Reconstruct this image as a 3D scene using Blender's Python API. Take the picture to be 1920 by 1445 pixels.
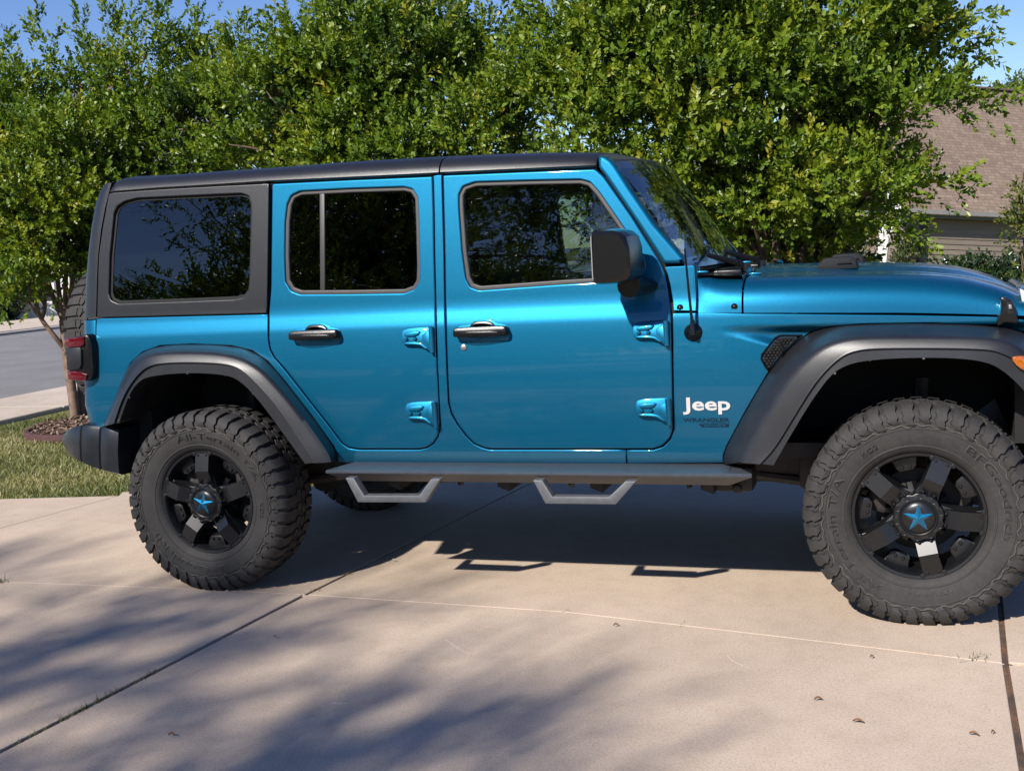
import bpy, bmesh, math, random
import numpy as np
from mathutils import Vector, Matrix
random.seed(7); RNG = np.random.default_rng(7)
for o in list(bpy.data.objects): bpy.data.objects.remove(o)
SC = bpy.context.scene; COL = SC.collection
PI = math.pi
# ------------------------------------------------------------------ camera
F, YAW, PITCH, ROLL = 2200.0, 0.33756, 0.1168, -0.05728
CAM = np.array([3.02342, -4.51258, 1.45429])
def cam_axes():
    cy, sy, cp, sp, cr, sr = math.cos(YAW), math.sin(YAW), math.cos(PITCH), math.sin(PITCH), math.cos(ROLL), math.sin(ROLL)
    right = np.array([cy, sy, 0]); fwd = np.array([-sy*cp, cy*cp, -sp]); up = np.cross(right, fwd)
    return cr*right + sr*up, fwd, -sr*right + cr*up
CR, CF, CU = cam_axes()
cd = bpy.data.cameras.new('camera'); co = bpy.data.objects.new('camera', cd); COL.objects.link(co)
co.matrix_world = Matrix(((CR[0], CU[0], -CF[0], CAM[0]), (CR[1], CU[1], -CF[1], CAM[1]), (CR[2], CU[2], -CF[2], CAM[2]), (0, 0, 0, 1)))
cd.sensor_width = 36.0; cd.lens = 36.0*F/1920; cd.clip_start = 0.05; cd.clip_end = 2000
SC.camera = co
SC.render.resolution_x, SC.render.resolution_y = 1024, 770
# ------------------------------------------------------------------ world, sun, exposure
SUND = Vector((-0.27, -0.75, 0.61)).normalized()
SUN_EL = math.asin(SUND.z); SUN_AZ = math.atan2(SUND.x, SUND.y)
w = bpy.data.worlds.new('World'); SC.world = w; w.use_nodes = True
nt = w.node_tree; bgn = nt.nodes['Background']
sky = nt.nodes.new('ShaderNodeTexSky'); sky.sky_type = 'NISHITA'; sky.sun_disc = False
sky.sun_elevation = SUN_EL; sky.sun_rotation = SUN_AZ
sky.air_density = 1.0; sky.dust_density = 0.15; sky.ozone_density = 4.0; sky.altitude = 0
hsv = nt.nodes.new('ShaderNodeHueSaturation'); hsv.inputs['Saturation'].default_value = 1.17; hsv.inputs['Hue'].default_value = .517
nt.links.new(sky.outputs[0], hsv.inputs['Color']); nt.links.new(hsv.outputs[0], bgn.inputs[0]); bgn.inputs[1].default_value = 0.095
sl = bpy.data.lights.new('sun', 'SUN'); sl.energy = 5.0; sl.angle = math.radians(1.0); sl.color = (1.0, 0.94, 0.865)
so = bpy.data.objects.new('sun', sl); COL.objects.link(so); so.rotation_euler = SUND.to_track_quat('Z', 'Y').to_euler()
so.location = (-6, -20, 16)
SC.view_settings.view_transform = 'Standard'; SC.view_settings.look = 'None'
SC.view_settings.exposure = 0.55; SC.view_settings.gamma = 1.0
SC.render.engine = 'CYCLES'
SC.cycles.max_bounces = 10; SC.cycles.transparent_max_bounces = 24; SC.cycles.caustics_reflective = False; SC.cycles.caustics_refractive = False
# ------------------------------------------------------------------ helpers
def ray(px, py): return CF + CR*(px-960)/F - CU*(py-722.5)/F
def atY(px, py, Y):
    d = ray(px, py); return CAM + d*(Y-CAM[1])/d[1]
def atZ(px, py, Z=0.0):
    d = ray(px, py); return CAM + d*(Z-CAM[2])/d[2]
def atD(px, py, D): return CAM + ray(px, py)*D
def onS(px, py, Yf, k=8):
    if not callable(Yf):
        p = atY(px, py, Yf); return (p[0], p[2])
    y = 0.0
    for _ in range(k):
        p = atY(px, py, y); y = Yf(p[0], p[2])
    return (p[0], p[2])
def sst(a, b, x):
    t = min(1, max(0, (x-a)/(b-a))); return t*t*(3-2*t)
def lin(x, xs, ys): return float(np.interp(x, xs, ys))
W = 1.58                                     # distance between the two body sides
_TZ = [.50, .57, .60, .615, .64, .80, .95, 1.10, 1.140, 1.165, 1.205, 1.225, 1.26, 1.30, 1.55, 1.90]
_TT = [-34, -26, -12, -4, -2.5, -0.5, 1.5, 4.5, 6.5, 17, 17, 8.5, 4.5, 5.5, 7, 8.5]
_zz = np.linspace(.4, 2.0, 801); _dy = np.tan(np.radians(np.interp(_zz, _TZ, _TT)))
_yy = np.concatenate([[0], np.cumsum((_dy[1:]+_dy[:-1])/2*(_zz[1]-_zz[0]))]); _yy -= np.interp(.85, _zz, _yy)
def S(x, z): return float(np.interp(z, _zz, _yy))
def lay(o, name=None, label=None, cat=None, group=None, kind=None):
    if label: o['label'] = label
    if cat: o['category'] = cat
    if group: o['group'] = group
    if kind: o['kind'] = kind
    return o
def empty(name, loc, label, cat, group=None, rot=None):
    o = bpy.data.objects.new(name, None); COL.objects.link(o); o.location = loc
    if rot is not None: o.rotation_euler = rot
    return lay(o, None, label, cat, group)
def attach(o, parent):
    if parent is None: return
    o.parent = parent
    if parent.type == 'EMPTY' and not parent.get('local'): o.matrix_parent_inverse = Matrix.Translation(-parent.location)
def mesh_obj(name, V, Fc, mat, parent=None, angle=38, mats=None, fm=None):
    me = bpy.data.meshes.new(name); me.from_pydata([tuple(map(float, v)) for v in V], [], Fc); me.validate()
    bm = bmesh.new(); bm.from_mesh(me); bmesh.ops.recalc_face_normals(bm, faces=bm.faces); bm.to_mesh(me); bm.free()
    return finish(name, me, mat, parent, angle)
def finish(name, me, mat, parent, angle=38):
    if angle is not None and angle > 0:
        me.shade_smooth(); me.set_sharp_from_angle(angle=math.radians(angle))
    o = bpy.data.objects.new(name, me); COL.objects.link(o); me.materials.append(mat)
    attach(o, parent); return o
def off(poly, d):
    n = len(poly); out = []
    A = sum(poly[i][0]*poly[(i+1) % n][1]-poly[(i+1) % n][0]*poly[i][1] for i in range(n))
    s = 1 if A > 0 else -1
    for i in range(n):
        p0, p1, p2 = poly[i-1], poly[i], poly[(i+1) % n]
        a = (p1[0]-p0[0], p1[1]-p0[1]); b = (p2[0]-p1[0], p2[1]-p1[1])
        la = math.hypot(*a) or 1e-9; lb = math.hypot(*b) or 1e-9
        na = (-a[1]/la*s, a[0]/la*s); nb = (-b[1]/lb*s, b[0]/lb*s)
        m = (na[0]+nb[0], na[1]+nb[1]); lm = math.hypot(*m) or 1e-9; m = (m[0]/lm, m[1]/lm)
        k = d/max(.45, m[0]*na[0]+m[1]*na[1]); out.append((p1[0]+m[0]*k, p1[1]+m[1]*k))
    return out
def dens(p, step, closed=True):
    out = []; n = len(p)
    for i in range(n if closed else n-1):
        a, b = p[i], p[(i+1) % n]; L = math.hypot(b[0]-a[0], b[1]-a[1]); k = max(1, int(math.ceil(L/step)))
        for j in range(k): out.append((a[0]+(b[0]-a[0])*j/k, a[1]+(b[1]-a[1])*j/k))
    if not closed: out.append(p[-1])
    return out
def chaikin(p, it=2, closed=True):
    for _ in range(it):
        q = []; n = len(p)
        if not closed: q.append(p[0])
        for i in range(n if closed else n-1):
            a, b = p[i], p[(i+1) % n]
            q += [(a[0]*.75+b[0]*.25, a[1]*.75+b[1]*.25), (a[0]*.25+b[0]*.75, a[1]*.25+b[1]*.75)]
        if not closed: q.append(p[-1])
        p = q
    return p
def outl(px, Yf, step=14, it=2):
    p = chaikin(dens(px, step), it) if it else dens(px, step)
    return [onS(x, y, Yf) for x, y in p]
ZL = [round(.56+.02*i, 3) for i in range(38)] + [1.34, 1.4, 1.5, 1.6, 1.7, 1.78]
def panel(name, out, holes, Yf, mat, parent, t=.02, b=.004, shrink=.003, zl=ZL, xl=(), prof=None):
    bm = bmesh.new(); dl = bm.verts.layers.float.new('d'); lx_ = bm.verts.layers.float.new('ox'); lz_ = bm.verts.layers.float.new('oz'); fills = []; strips = []
    for li, lp in enumerate([out]+list(holes)):
        sg = 1 if li == 0 else -1
        rings = []
        for o_, d_ in ((shrink+b, 0), (shrink+.3*b, .3*b), (shrink, b)):
            r = []; k_ = 0 if d_ == 0 else (.6 if d_ < b else 2.2)
            for (x, z), (xa, za), (xb, zb) in zip(off(lp, sg*o_), off(lp, sg*.001), off(lp, 0)):
                v = bm.verts.new((x, 0, z)); v[dl] = d_; v[lx_] = (xb-xa)/.001*k_; v[lz_] = (zb-za)/.001*k_; r.append(v)
            rings.append(r)
        n = len(lp)
        for i in range(n): fills.append(bm.edges.new((rings[0][i], rings[0][(i+1) % n])))
        strips.append(rings)
    bmesh.ops.triangle_fill(bm, use_beauty=True, use_dissolve=False, edges=fills, normal=(0, -1, 0))
    for rings in strips:
        n = len(rings[0])
        for k in (0, 1):
            for i in range(n):
                j = (i+1) % n
                try: bm.faces.new((rings[k][i], rings[k][j], rings[k+1][j], rings[k+1][i]))
                except ValueError: pass
    xs = [v.co.x for v in bm.verts]; zs = [v.co.z for v in bm.verts]
    for z in zl:
        if min(zs) < z < max(zs): bmesh.ops.bisect_plane(bm, geom=bm.verts[:]+bm.edges[:]+bm.faces[:], plane_co=(0, 0, z), plane_no=(0, 0, 1), dist=1e-5)
    for x in xl:
        if min(xs) < x < max(xs): bmesh.ops.bisect_plane(bm, geom=bm.verts[:]+bm.edges[:]+bm.faces[:], plane_co=(x, 0, 0), plane_no=(1, 0, 0), dist=1e-5)
    be = [e for e in bm.edges if len(e.link_faces) == 1]
    r = bmesh.ops.extrude_edge_only(bm, edges=be)
    for v in r['geom']:
        if isinstance(v, bmesh.types.BMVert): v[dl] = t
    for v in bm.verts: v.co.y = Yf(v.co.x, v.co.z)+v[dl]
    bmesh.ops.recalc_face_normals(bm, faces=bm.faces)
    s = sum(f.normal.y*f.calc_area() for f in bm.faces)
    if s > 0: bmesh.ops.reverse_faces(bm, faces=bm.faces)
    nv = []
    for v in bm.verts:
        x, z = v.co.x, v.co.z; e = .004
        nv.append(Vector(((Yf(x+e, z)-Yf(x-e, z))/(2*e)+v[lx_], -1, (Yf(x, z+e)-Yf(x, z-e))/(2*e)+v[lz_])).normalized())
    bm.verts.index_update(); bm.normal_update(); ln = []
    for f in bm.faces:
        rim = any(v[dl] > b+1e-5 for v in f.verts)
        for v in f.verts: ln.append(f.normal.copy() if rim else nv[v.index])
    me = bpy.data.meshes.new(name); bm.to_mesh(me); bm.free()
    o = finish(name, me, mat, parent, 180); me.normals_split_custom_set([tuple(q) for q in ln]); return o
class MB:
    def __init__(s): s.V = []; s.F = []
    def add(s, V, Fc):
        n = len(s.V); s.V += [tuple(v) for v in V]; s.F += [tuple(i+n for i in f) for f in Fc]; return s
    def box(s, c, d, M=None, b=0.0):
        x, y, z = d[0]/2, d[1]/2, d[2]/2
        if b <= 0:
            P = [(i, j, k) for i in (-x, x) for j in (-y, y) for k in (-z, z)]
            Fc = [(0, 1, 3, 2), (4, 6, 7, 5), (0, 4, 5, 1), (2, 3, 7, 6), (0, 2, 6, 4), (1, 5, 7, 3)]
        else:
            bb = bmesh.new(); bmesh.ops.create_cube(bb, size=1)
            for v in bb.verts: v.co = Vector((v.co.x*2*x, v.co.y*2*y, v.co.z*2*z))
            bmesh.ops.bevel(bb, geom=bb.edges[:], offset=min(b, .45*min(d)), segments=2, affect='EDGES', profile=.5)
            bb.verts.index_update(); P = [tuple(v.co) for v in bb.verts]; Fc = [tuple(v.index for v in f.verts) for f in bb.faces]; bb.free()
        out = []
        for p in P:
            q = Vector(p)
            if M is not None: q = M @ q
            out.append(tuple(q+Vector(c)))
        return s.add(out, Fc)
    def tube(s, path, rad, n=8, cap=True):
        P = [Vector(p) for p in path]; R = rad if isinstance(rad, (list, tuple)) else [rad]*len(P); V = []; Fc = []
        ref = None
        for i, p in enumerate(P):
            t = (P[min(i+1, len(P)-1)]-P[max(i-1, 0)]).normalized()
            if ref is None: ref = t.orthogonal().normalized()
            ref = (ref-t*ref.dot(t)); ref = ref.normalized() if ref.length > 1e-6 else t.orthogonal().normalized()
            u = t.cross(ref)
            for k in range(n):
                a = 2*PI*k/n; V.append(p+(ref*math.cos(a)+u*math.sin(a))*R[i])
        for i in range(len(P)-1):
            for k in range(n): Fc.append((i*n+k, i*n+(k+1) % n, (i+1)*n+(k+1) % n, (i+1)*n+k))
        if cap: Fc += [tuple(range(n))[::-1], tuple(range((len(P)-1)*n, len(P)*n))]
        return s.add(V, Fc)
    def lathe(s, prof, n=48, c=(0, 0, 0), ax='Y', close=False):
        V = []; Fc = []; m = len(prof)
        for k in range(n):
            a = 2*PI*k/n
            for r, h in prof:
                if ax == 'Y': V.append((c[0]+r*math.cos(a), c[1]+h, c[2]+r*math.sin(a)))
                elif ax == 'Z': V.append((c[0]+r*math.cos(a), c[1]+r*math.sin(a), c[2]+h))
                else: V.append((c[0]+h, c[1]+r*math.cos(a), c[2]+r*math.sin(a)))
        for k in range(n):
            for i in range(m if close else m-1): Fc.append((k*m+i, k*m+(i+1) % m, ((k+1) % n)*m+(i+1) % m, ((k+1) % n)*m+i))
        return s.add(V, Fc)
    def prism(s, p, y0, y1, b=0.0, back=True):
        """outline p in (x,z), front face at y0 (bevel b), back at y1; y may be functions"""
        f0 = y0 if callable(y0) else (lambda x, z: y0); f1 = y1 if callable(y1) else (lambda x, z: y1)
        sg = 1
        n = len(p); rings = []
        if b > 0:
            q = off(p, b); q2 = off(p, b*.3)
            rings = [[(x, f0(x, z), z) for x, z in q], [(x, f0(x, z)+.3*b, z) for x, z in q2], [(x, f0(x, z)+b, z) for x, z in p]]
        else: rings = [[(x, f0(x, z), z) for x, z in p]]
        rings.append([(x, f1(x, z), z) for x, z in p])
        V = [v for r in rings for v in r]; Fc = [tuple(range(n))]
        for k in range(len(rings)-1):
            for i in range(n):
                j = (i+1) % n; Fc.append((k*n+i, k*n+j, (k+1)*n+j, (k+1)*n+i))
        if back: Fc.append(tuple(range((len(rings)-1)*n, len(rings)*n))[::-1])
        return s.add(V, Fc)
    def grid(s, rows, closed=False):
        m = len(rows[0]); V = [v for r in rows for v in r]; Fc = []
        for i in range(len(rows)-1):
            for j in range(m if closed else m-1): Fc.append((i*m+j, i*m+(j+1) % m, (i+1)*m+(j+1) % m, (i+1)*m+j))
        return s.add(V, Fc)
    def dome(s, c, r, h, n=10, ax=(0, -1, 0)):
        q = Vector(ax).to_track_quat('Z', 'Y'); V = []; Fc = []
        pr = [(1, 0), (.92, .5), (.6, .9), (.15, 1)]
        for rr, hh in pr:
            for k in range(n): V.append(Vector(c)+q @ Vector((r*rr*math.cos(2*PI*k/n), r*rr*math.sin(2*PI*k/n), h*hh)))
        for i in range(3):
            for k in range(n): Fc.append((i*n+k, i*n+(k+1) % n, (i+1)*n+(k+1) % n, (i+1)*n+k))
        Fc.append(tuple(range(3*n, 4*n))); return s.add(V, Fc)
    def build(s, name, mat, parent=None, angle=38): return mesh_obj(name, s.V, s.F, mat, parent, angle)
def text_mesh(txt, size, ext=.002, bold=.0, shear=0.0):
    cu = bpy.data.curves.new('t', 'FONT'); cu.body = txt; cu.size = size; cu.extrude = ext; cu.offset = bold; cu.shear = shear; cu.resolution_u = 3
    ob = bpy.data.objects.new('t', cu); COL.objects.link(ob); dg = bpy.context.evaluated_depsgraph_get()
    me = bpy.data.meshes.new_from_object(ob.evaluated_get(dg)); V = [tuple(v.co) for v in me.vertices]; Fc = [tuple(p.vertices) for p in me.polygons]
    bpy.data.objects.remove(ob); bpy.data.curves.remove(cu); bpy.data.meshes.remove(me); return V, Fc
# ------------------------------------------------------------------ materials
def new_mat(name):
    m = bpy.data.materials.new(name); m.use_nodes = True; n = m.node_tree
    return m, n, n.nodes['Principled BSDF']
def node(n, t, **kw):
    x = n.nodes.new(t)
    for k, v in kw.items(): setattr(x, k, v)
    return x
def noise(n, scale, detail=3, rough=.6, coord='Object', sc=None):
    tc = node(n, 'ShaderNodeTexCoord'); nz = node(n, 'ShaderNodeTexNoise'); nz.inputs['Scale'].default_value = scale
    nz.inputs['Detail'].default_value = detail; nz.inputs['Roughness'].default_value = rough
    src = tc.outputs[coord]
    if sc:
        mp = node(n, 'ShaderNodeMapping'); mp.inputs['Scale'].default_value = sc; n.links.new(src, mp.inputs[0]); src = mp.outputs[0]
    n.links.new(src, nz.inputs['Vector']); return nz.outputs['Fac']
def ramp(n, fac, stops):
    r = node(n, 'ShaderNodeValToRGB'); e = r.color_ramp.elements
    while len(e) < len(stops): e.new(.5)
    for i, (p, c) in enumerate(stops): e[i].position = p; e[i].color = (*c, 1) if len(c) == 3 else c
    n.links.new(fac, r.inputs[0]); return r.outputs[0]
def mixc(n, a, b, fac, mode='MIX'):
    x = node(n, 'ShaderNodeMix', data_type='RGBA', blend_type=mode)
    for i, v in ((0, fac), (6, a), (7, b)):
        if hasattr(v, 'default_value') or hasattr(v, 'is_output'): n.links.new(v, x.inputs[i])
        else: x.inputs[i].default_value = (*v, 1) if isinstance(v, tuple) else v
    return x.outputs[2]
def bump(n, p, h, strength, dist=.01):
    b = node(n, 'ShaderNodeBump'); b.inputs['Strength'].default_value = strength; b.inputs['Distance'].default_value = dist
    n.links.new(h, b.inputs['Height']); n.links.new(b.outputs[0], p.inputs['Normal']); return b
def simple(name, c, rough=.5, metal=0, spec=.5, var=0.0, vs=20, bmp=0, bs=300, coat=0):
    m, n, p = new_mat(name); p.inputs['Base Color'].default_value = (*c, 1); p.inputs['Roughness'].default_value = rough
    p.inputs['Metallic'].default_value = metal; p.inputs['Specular IOR Level'].default_value = spec; p.inputs['Coat Weight'].default_value = coat
    if var:
        f = noise(n, vs, 5, .65); lo = tuple(x*(1-var) for x in c); hi = tuple(min(1, x*(1+var)) for x in c)
        n.links.new(ramp(n, f, [(.3, lo), (.7, hi)]), p.inputs['Base Color'])
    if bmp: bump(n, p, noise(n, bs, 2), bmp, .002)
    return m
def paint_mat(name, c, hi):
    m, n, p = new_mat(name)
    f = noise(n, 900, 1, .5); f2 = noise(n, 1.7, 3)
    base = ramp(n, f, [(.35, tuple(x*.8 for x in c)), (.62, c), (.75, hi)])
    dust = mixc(n, base, (.02, .10, .15), ramp(n, f2, [(.5, (0, 0, 0)), (.9, (.06, .06, .06))]))
    n.links.new(dust, p.inputs['Base Color'])
    p.inputs['Metallic'].default_value = .78; p.inputs['Roughness'].default_value = .45
    p.inputs['Coat Weight'].default_value = .6; p.inputs['Coat Roughness'].default_value = .035; p.inputs['Coat IOR'].default_value = 1.45
    return m
M_paint = paint_mat('teal_pearl_paint', (.0, .115, .225), (.002, .25, .40))
def glass_mat(name, tint, base=.045, alpha=1.0):
    m = bpy.data.materials.new(name); m.use_nodes = True; n = m.node_tree; n.nodes.clear()
    out = node(n, 'ShaderNodeOutputMaterial'); tr = node(n, 'ShaderNodeBsdfTransparent'); tr.inputs[0].default_value = (*tint, 1)
    gl = node(n, 'ShaderNodeBsdfGlossy'); gl.inputs['Roughness'].default_value = .004; gl.inputs['Color'].default_value = (.9, .95, 1, 1)
    geo = node(n, 'ShaderNodeNewGeometry'); dot = node(n, 'ShaderNodeVectorMath', operation='DOT_PRODUCT')
    n.links.new(geo.outputs['Normal'], dot.inputs[0]); n.links.new(geo.outputs['Incoming'], dot.inputs[1])
    ab = node(n, 'ShaderNodeMath', operation='ABSOLUTE'); n.links.new(dot.outputs['Value'], ab.inputs[0])
    om = node(n, 'ShaderNodeMath', operation='SUBTRACT'); om.inputs[0].default_value = 1; n.links.new(ab.outputs[0], om.inputs[1])
    pw = node(n, 'ShaderNodeMath', operation='POWER'); pw.inputs[1].default_value = 5; n.links.new(om.outputs[0], pw.inputs[0])
    ml = node(n, 'ShaderNodeMath', operation='MULTIPLY_ADD'); ml.inputs[1].default_value = 1-base; ml.inputs[2].default_value = base; n.links.new(pw.outputs[0], ml.inputs[0])
    nb = node(n, 'ShaderNodeMath', operation='SUBTRACT'); nb.inputs[0].default_value = 1; n.links.new(geo.outputs['Backfacing'], nb.inputs[1])
    fm = node(n, 'ShaderNodeMath', operation='MULTIPLY'); n.links.new(ml.outputs[0], fm.inputs[0]); n.links.new(nb.outputs[0], fm.inputs[1])
    mx = node(n, 'ShaderNodeMixShader'); n.links.new(fm.outputs[0], mx.inputs[0]); n.links.new(tr.outputs[0], mx.inputs[1]); n.links.new(gl.outputs[0], mx.inputs[2])
    n.links.new(mx.outputs[0], out.inputs[0]); return m
M_glass_dark = glass_mat('privacy_glass', (.06, .065, .07), .062)
M_glass_front = glass_mat('tinted_glass', (.60, .66, .64), .07)
M_glass_wind = glass_mat('windscreen_glass', (.76, .81, .78), .045)
M_plastic = simple('black_plastic', (.004, .004, .0045), .26, var=.15, vs=30, bmp=.15, bs=700)
M_flare = simple('textured_grey_plastic', (.0125, .0135, .0165), .37, spec=.5, var=.25, vs=9, bmp=.12, bs=1400)
M_roof = simple('textured_hardtop', (.012, .013, .0155), .34, spec=.55, var=.12, vs=14, bmp=.15, bs=1400)
M_rubber = simple('grey_rubber_seal', (.032, .029, .028), .5, var=.12, vs=30)
M_dark = simple('dark_void', (.006, .006, .006), .8)
M_under = simple('dusty_black_metal', (.022, .019, .017), .65, var=.5, vs=18)
M_bar = simple('powder_coated_steel', (.042, .047, .057), .42, spec=.6, var=.15, vs=40, bmp=.2, bs=900)
M_hoop = simple('lit_step_steel', (.085, .09, .10), .4, spec=.6, var=.15, vs=40, bmp=.2, bs=900)  # bar steel in a lighter colour, imitating sunlight on the drop steps
M_interior = simple('interior_black', (.012, .012, .013), .7)
M_chrome = simple('polished_metal', (.33, .32, .31), .45, metal=.8)
M_badge = simple('badge_silver', (.78, .76, .75), .32, metal=.55, var=.1, vs=200)
M_decal = simple('dark_decal', (.001, .012, .03), .6, spec=.2)
M_red = simple('red_lens', (.085, .003, .008), .12, coat=1, var=.4, vs=150)
M_amber = simple('amber_lens', (.33, .085, .004), .15, coat=1, var=.2, vs=90)
M_lens = simple('clear_lens', (.55, .56, .55), .1, coat=1)
M_star = simple('blue_metal_star', (.0, .15, .30), .25, metal=.8, coat=1)
def rim_mat():
    m, n, p = new_mat('satin_black_wheel'); f = noise(n, 9, 5, .7)
    n.links.new(ramp(n, f, [(.4, (.0055, .006, .0075)), (.62, (.008, .0085, .0095)), (.85, (.016, .015, .0135))]), p.inputs['Base Color'])
    p.inputs['Roughness'].default_value = .34; p.inputs['Specular IOR Level'].default_value = .5; return m
M_rim = rim_mat()
def tyre_mat(name, dust):
    m, n, p = new_mat(name)
    f = noise(n, 7, 6, .7); g = noise(n, 60, 3)
    base = ramp(n, f, [(.35, (.021, .0205, .0205)), (.6, (.034, .0325, .0315)), (.85, (.062, .056, .050))])
    c = mixc(n, base, dust, ramp(n, g, [(.45, (0, 0, 0)), (.8, (.45, .45, .45))]))
    n.links.new(c, p.inputs['Base Color']); p.inputs['Roughness'].default_value = .75; p.inputs['Specular IOR Level'].default_value = .35
    bump(n, p, noise(n, 240, 3), .25, .002); return m
M_tyre = tyre_mat('dusty_tyre_rubber', (.055, .047, .039))
M_tyre_r = tyre_mat('dark_tyre_rubber', (.04, .037, .034))
M_letter = simple('raised_tyre_letter', (.066, .058, .049), .7, var=.4, vs=60)
M_letter_face = simple('black_tyre_letter', (.008, .008, .0085), .55)
def concrete_mat(name, base, k=1.0):
    m, n, p = new_mat(name)
    f1 = noise(n, .9, 6, .6); f2 = noise(n, 130, 2, .6); f3 = noise(n, 9, 5, .7); f4 = noise(n, 420, 1)
    a = ramp(n, f1, [(.3, tuple(x*.86 for x in base)), (.7, tuple(x*1.1 for x in base))])
    b = mixc(n, a, ramp(n, f2, [(.32, (.74, .72, .70)), (.5, (1, 1, 1)), (.72, (1.08, 1.08, 1.08))]), .7, 'MULTIPLY')
    c = mixc(n, b, ramp(n, f3, [(.28, (.86, .84, .82)), (.55, (1, 1, 1))]), .7, 'MULTIPLY')
    d = mixc(n, c, ramp(n, f4, [(.30, (.60, .57, .54)), (.40, (1, 1, 1))]), .7, 'MULTIPLY')
    # faint brushed finish and a few stains
    st = noise(n, 3.1, 6, .75, sc=(1, 1, 1)); e = mixc(n, d, tuple(x*.62 for x in base), ramp(n, st, [(.66, (0, 0, 0)), (.8, (.35, .35, .35))]))
    n.links.new(e, p.inputs['Base Color']); p.inputs['Roughness'].default_value = .88; p.inputs['Specular IOR Level'].default_value = .25
    bump(n, p, f2, .35, .003); return m
M_conc = concrete_mat('broom_finished_concrete', (.505, .405, .312))
M_walk = concrete_mat('pale_pavement_concrete', (.50, .42, .34))
M_kerb = concrete_mat('kerb_concrete', (.36, .335, .30))
M_road = concrete_mat('worn_asphalt', (.205, .20, .195))
# ------------------------------------------------------------------ the vehicle
VEH = empty('off_road_vehicle', (1.5, W/2, 0), 'teal blue four-door off-road vehicle with black hardtop parked on the concrete driveway', 'car')
def mirror(o, parent=None):
    c = o.copy(); COL.objects.link(c); c.parent = parent or VEH
    if parent is None:
        c.matrix_parent_inverse = Matrix.Translation(-VEH.location); c.scale = (1, -1, 1); c.location = (0, W, 0)
    for ch in o.children: 
        d = ch.copy(); COL.objects.link(d); d.parent = c
    return c
RD = [(508,343),(650,336),(812,329),(814,400),(815,480),(817,560),(819,660),(822,720),(825,790),(825,803),(822,818),(813,832),(800,840),(785,843),(740,843),(690,843),(672,843),(653,840),(640,831),(617,800),(583,757),(533,693),(513,670),(505,655),(502,635),(502,590),(506,540),(507,440)]
FD = [(828,327),(970,321),(1116,315),(1133,330),(1185,404),(1238,488),(1247,508),(1254,540),(1259,575),(1261,640),(1262,720),(1263,785),(1263,806),(1257,823),(1243,837),(1225,843),(1100,843),(960,843),(917,843),(903,839),(888,832),(873,817),(857,796),(845,775),(840,755),(838,715),(835,640),(833,560),(832,480),(830,400)]
RW = [(533,417),(537,383),(545,366),(562,358),(660,353),(757,350),(773,354),(783,370),(785,420),(787,500),(786,528),(777,543),(757,550.5),(660,552),(562,552.5),(545,546),(534,528),(532,480)]
FW = [(859,365),(867,349),(890,341),(990,338),(1088,336),(1106,341),(1123,360),(1170,428),(1206,482),(1210,500),(1200,518),(1170,527),(1050,534),(898,545),(881,539),(872,522),(865,470),(859,386)]
OA_R = [(195,797),(213,757),(230,713),(245,680),(267,660),(300,648),(360,645),(433,648),(473,657),(503,678),(533,713),(583,777),(627,838),(632,866)]
# doors
def door(name, out, win, bar, hang):
    o = outl(out, S); h = outl(win, S, 10, 2)
    d = panel(name, o, [off(h, .006)], S, M_paint, VEH, t=.03, b=.007, shrink=.0045)
    Ys = lambda x, z: S(x, z)+.004
    hi = off(h, .0185)
    panel('window_seal', off(h, -.002), [hi], lambda x, z: S(x, z)+.010, M_rubber, d, t=.03, b=.006, shrink=.0, zl=[])
    g = MB().prism(off(h, .02), lambda x, z: S(x, z)+.022, lambda x, z: S(x, z)+.027)
    g.build('window_glass', M_glass_front if bar is None else M_glass_dark, d, 0)
    if bar:
        b = [onS(x, y, S) for x, y in bar]
        MB().prism(b, lambda x, z: S(x, z)+.012, lambda x, z: S(x, z)+.03, .003).build('window_divider', M_rubber, d)
    return d
D_R = door('rear_door', RD, RW, [(596.5,362),(605.5,362),(606.5,548),(597.5,548)], None)
D_F = door('front_door', FD, FW, None, None)
# body side: rear quarter, pillar between the doors, sill
def rev(p): return list(reversed(p))
body = [(180,597),(340,593),(502,589)] + RD[-3:-4:-1] + [(502,635),(505,655),(513,670),(533,693),(583,757),(617,800),(640,831),(653,840),(672,843),(690,843),(740,843),(785,843),(800,840),(813,832),(822,818),(825,803),(825,790),(822,720),(819,660),(817,560),(815,480),(814,400),(812,329)]
body += [(828,327),(830,400),(832,480),(833,560),(835,640),(838,715),(840,755),(845,775),(857,796),(873,817),(888,832),(903,839),(917,843),(960,843),(1174,843),(1175,870),(900,868),(634,867)] + rev(OA_R)[1:] + [(180,797),(176,770)]
qp = [onS(x, y, S) for x, y in dens(body, 16)]
panel('body_side', qp, [], S, M_paint, VEH, t=.03, b=.004, shrink=.001)
# small sill seams
for px in (747, 984):
    MB().prism([onS(a, b, S) for a, b in ((px-1, 846), (px+1, 846), (px+2, 867), (px, 867))], lambda x, z: S(x, z)-.0006, lambda x, z: S(x, z)+.01).build('sill_seam', M_dark, VEH)
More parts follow.
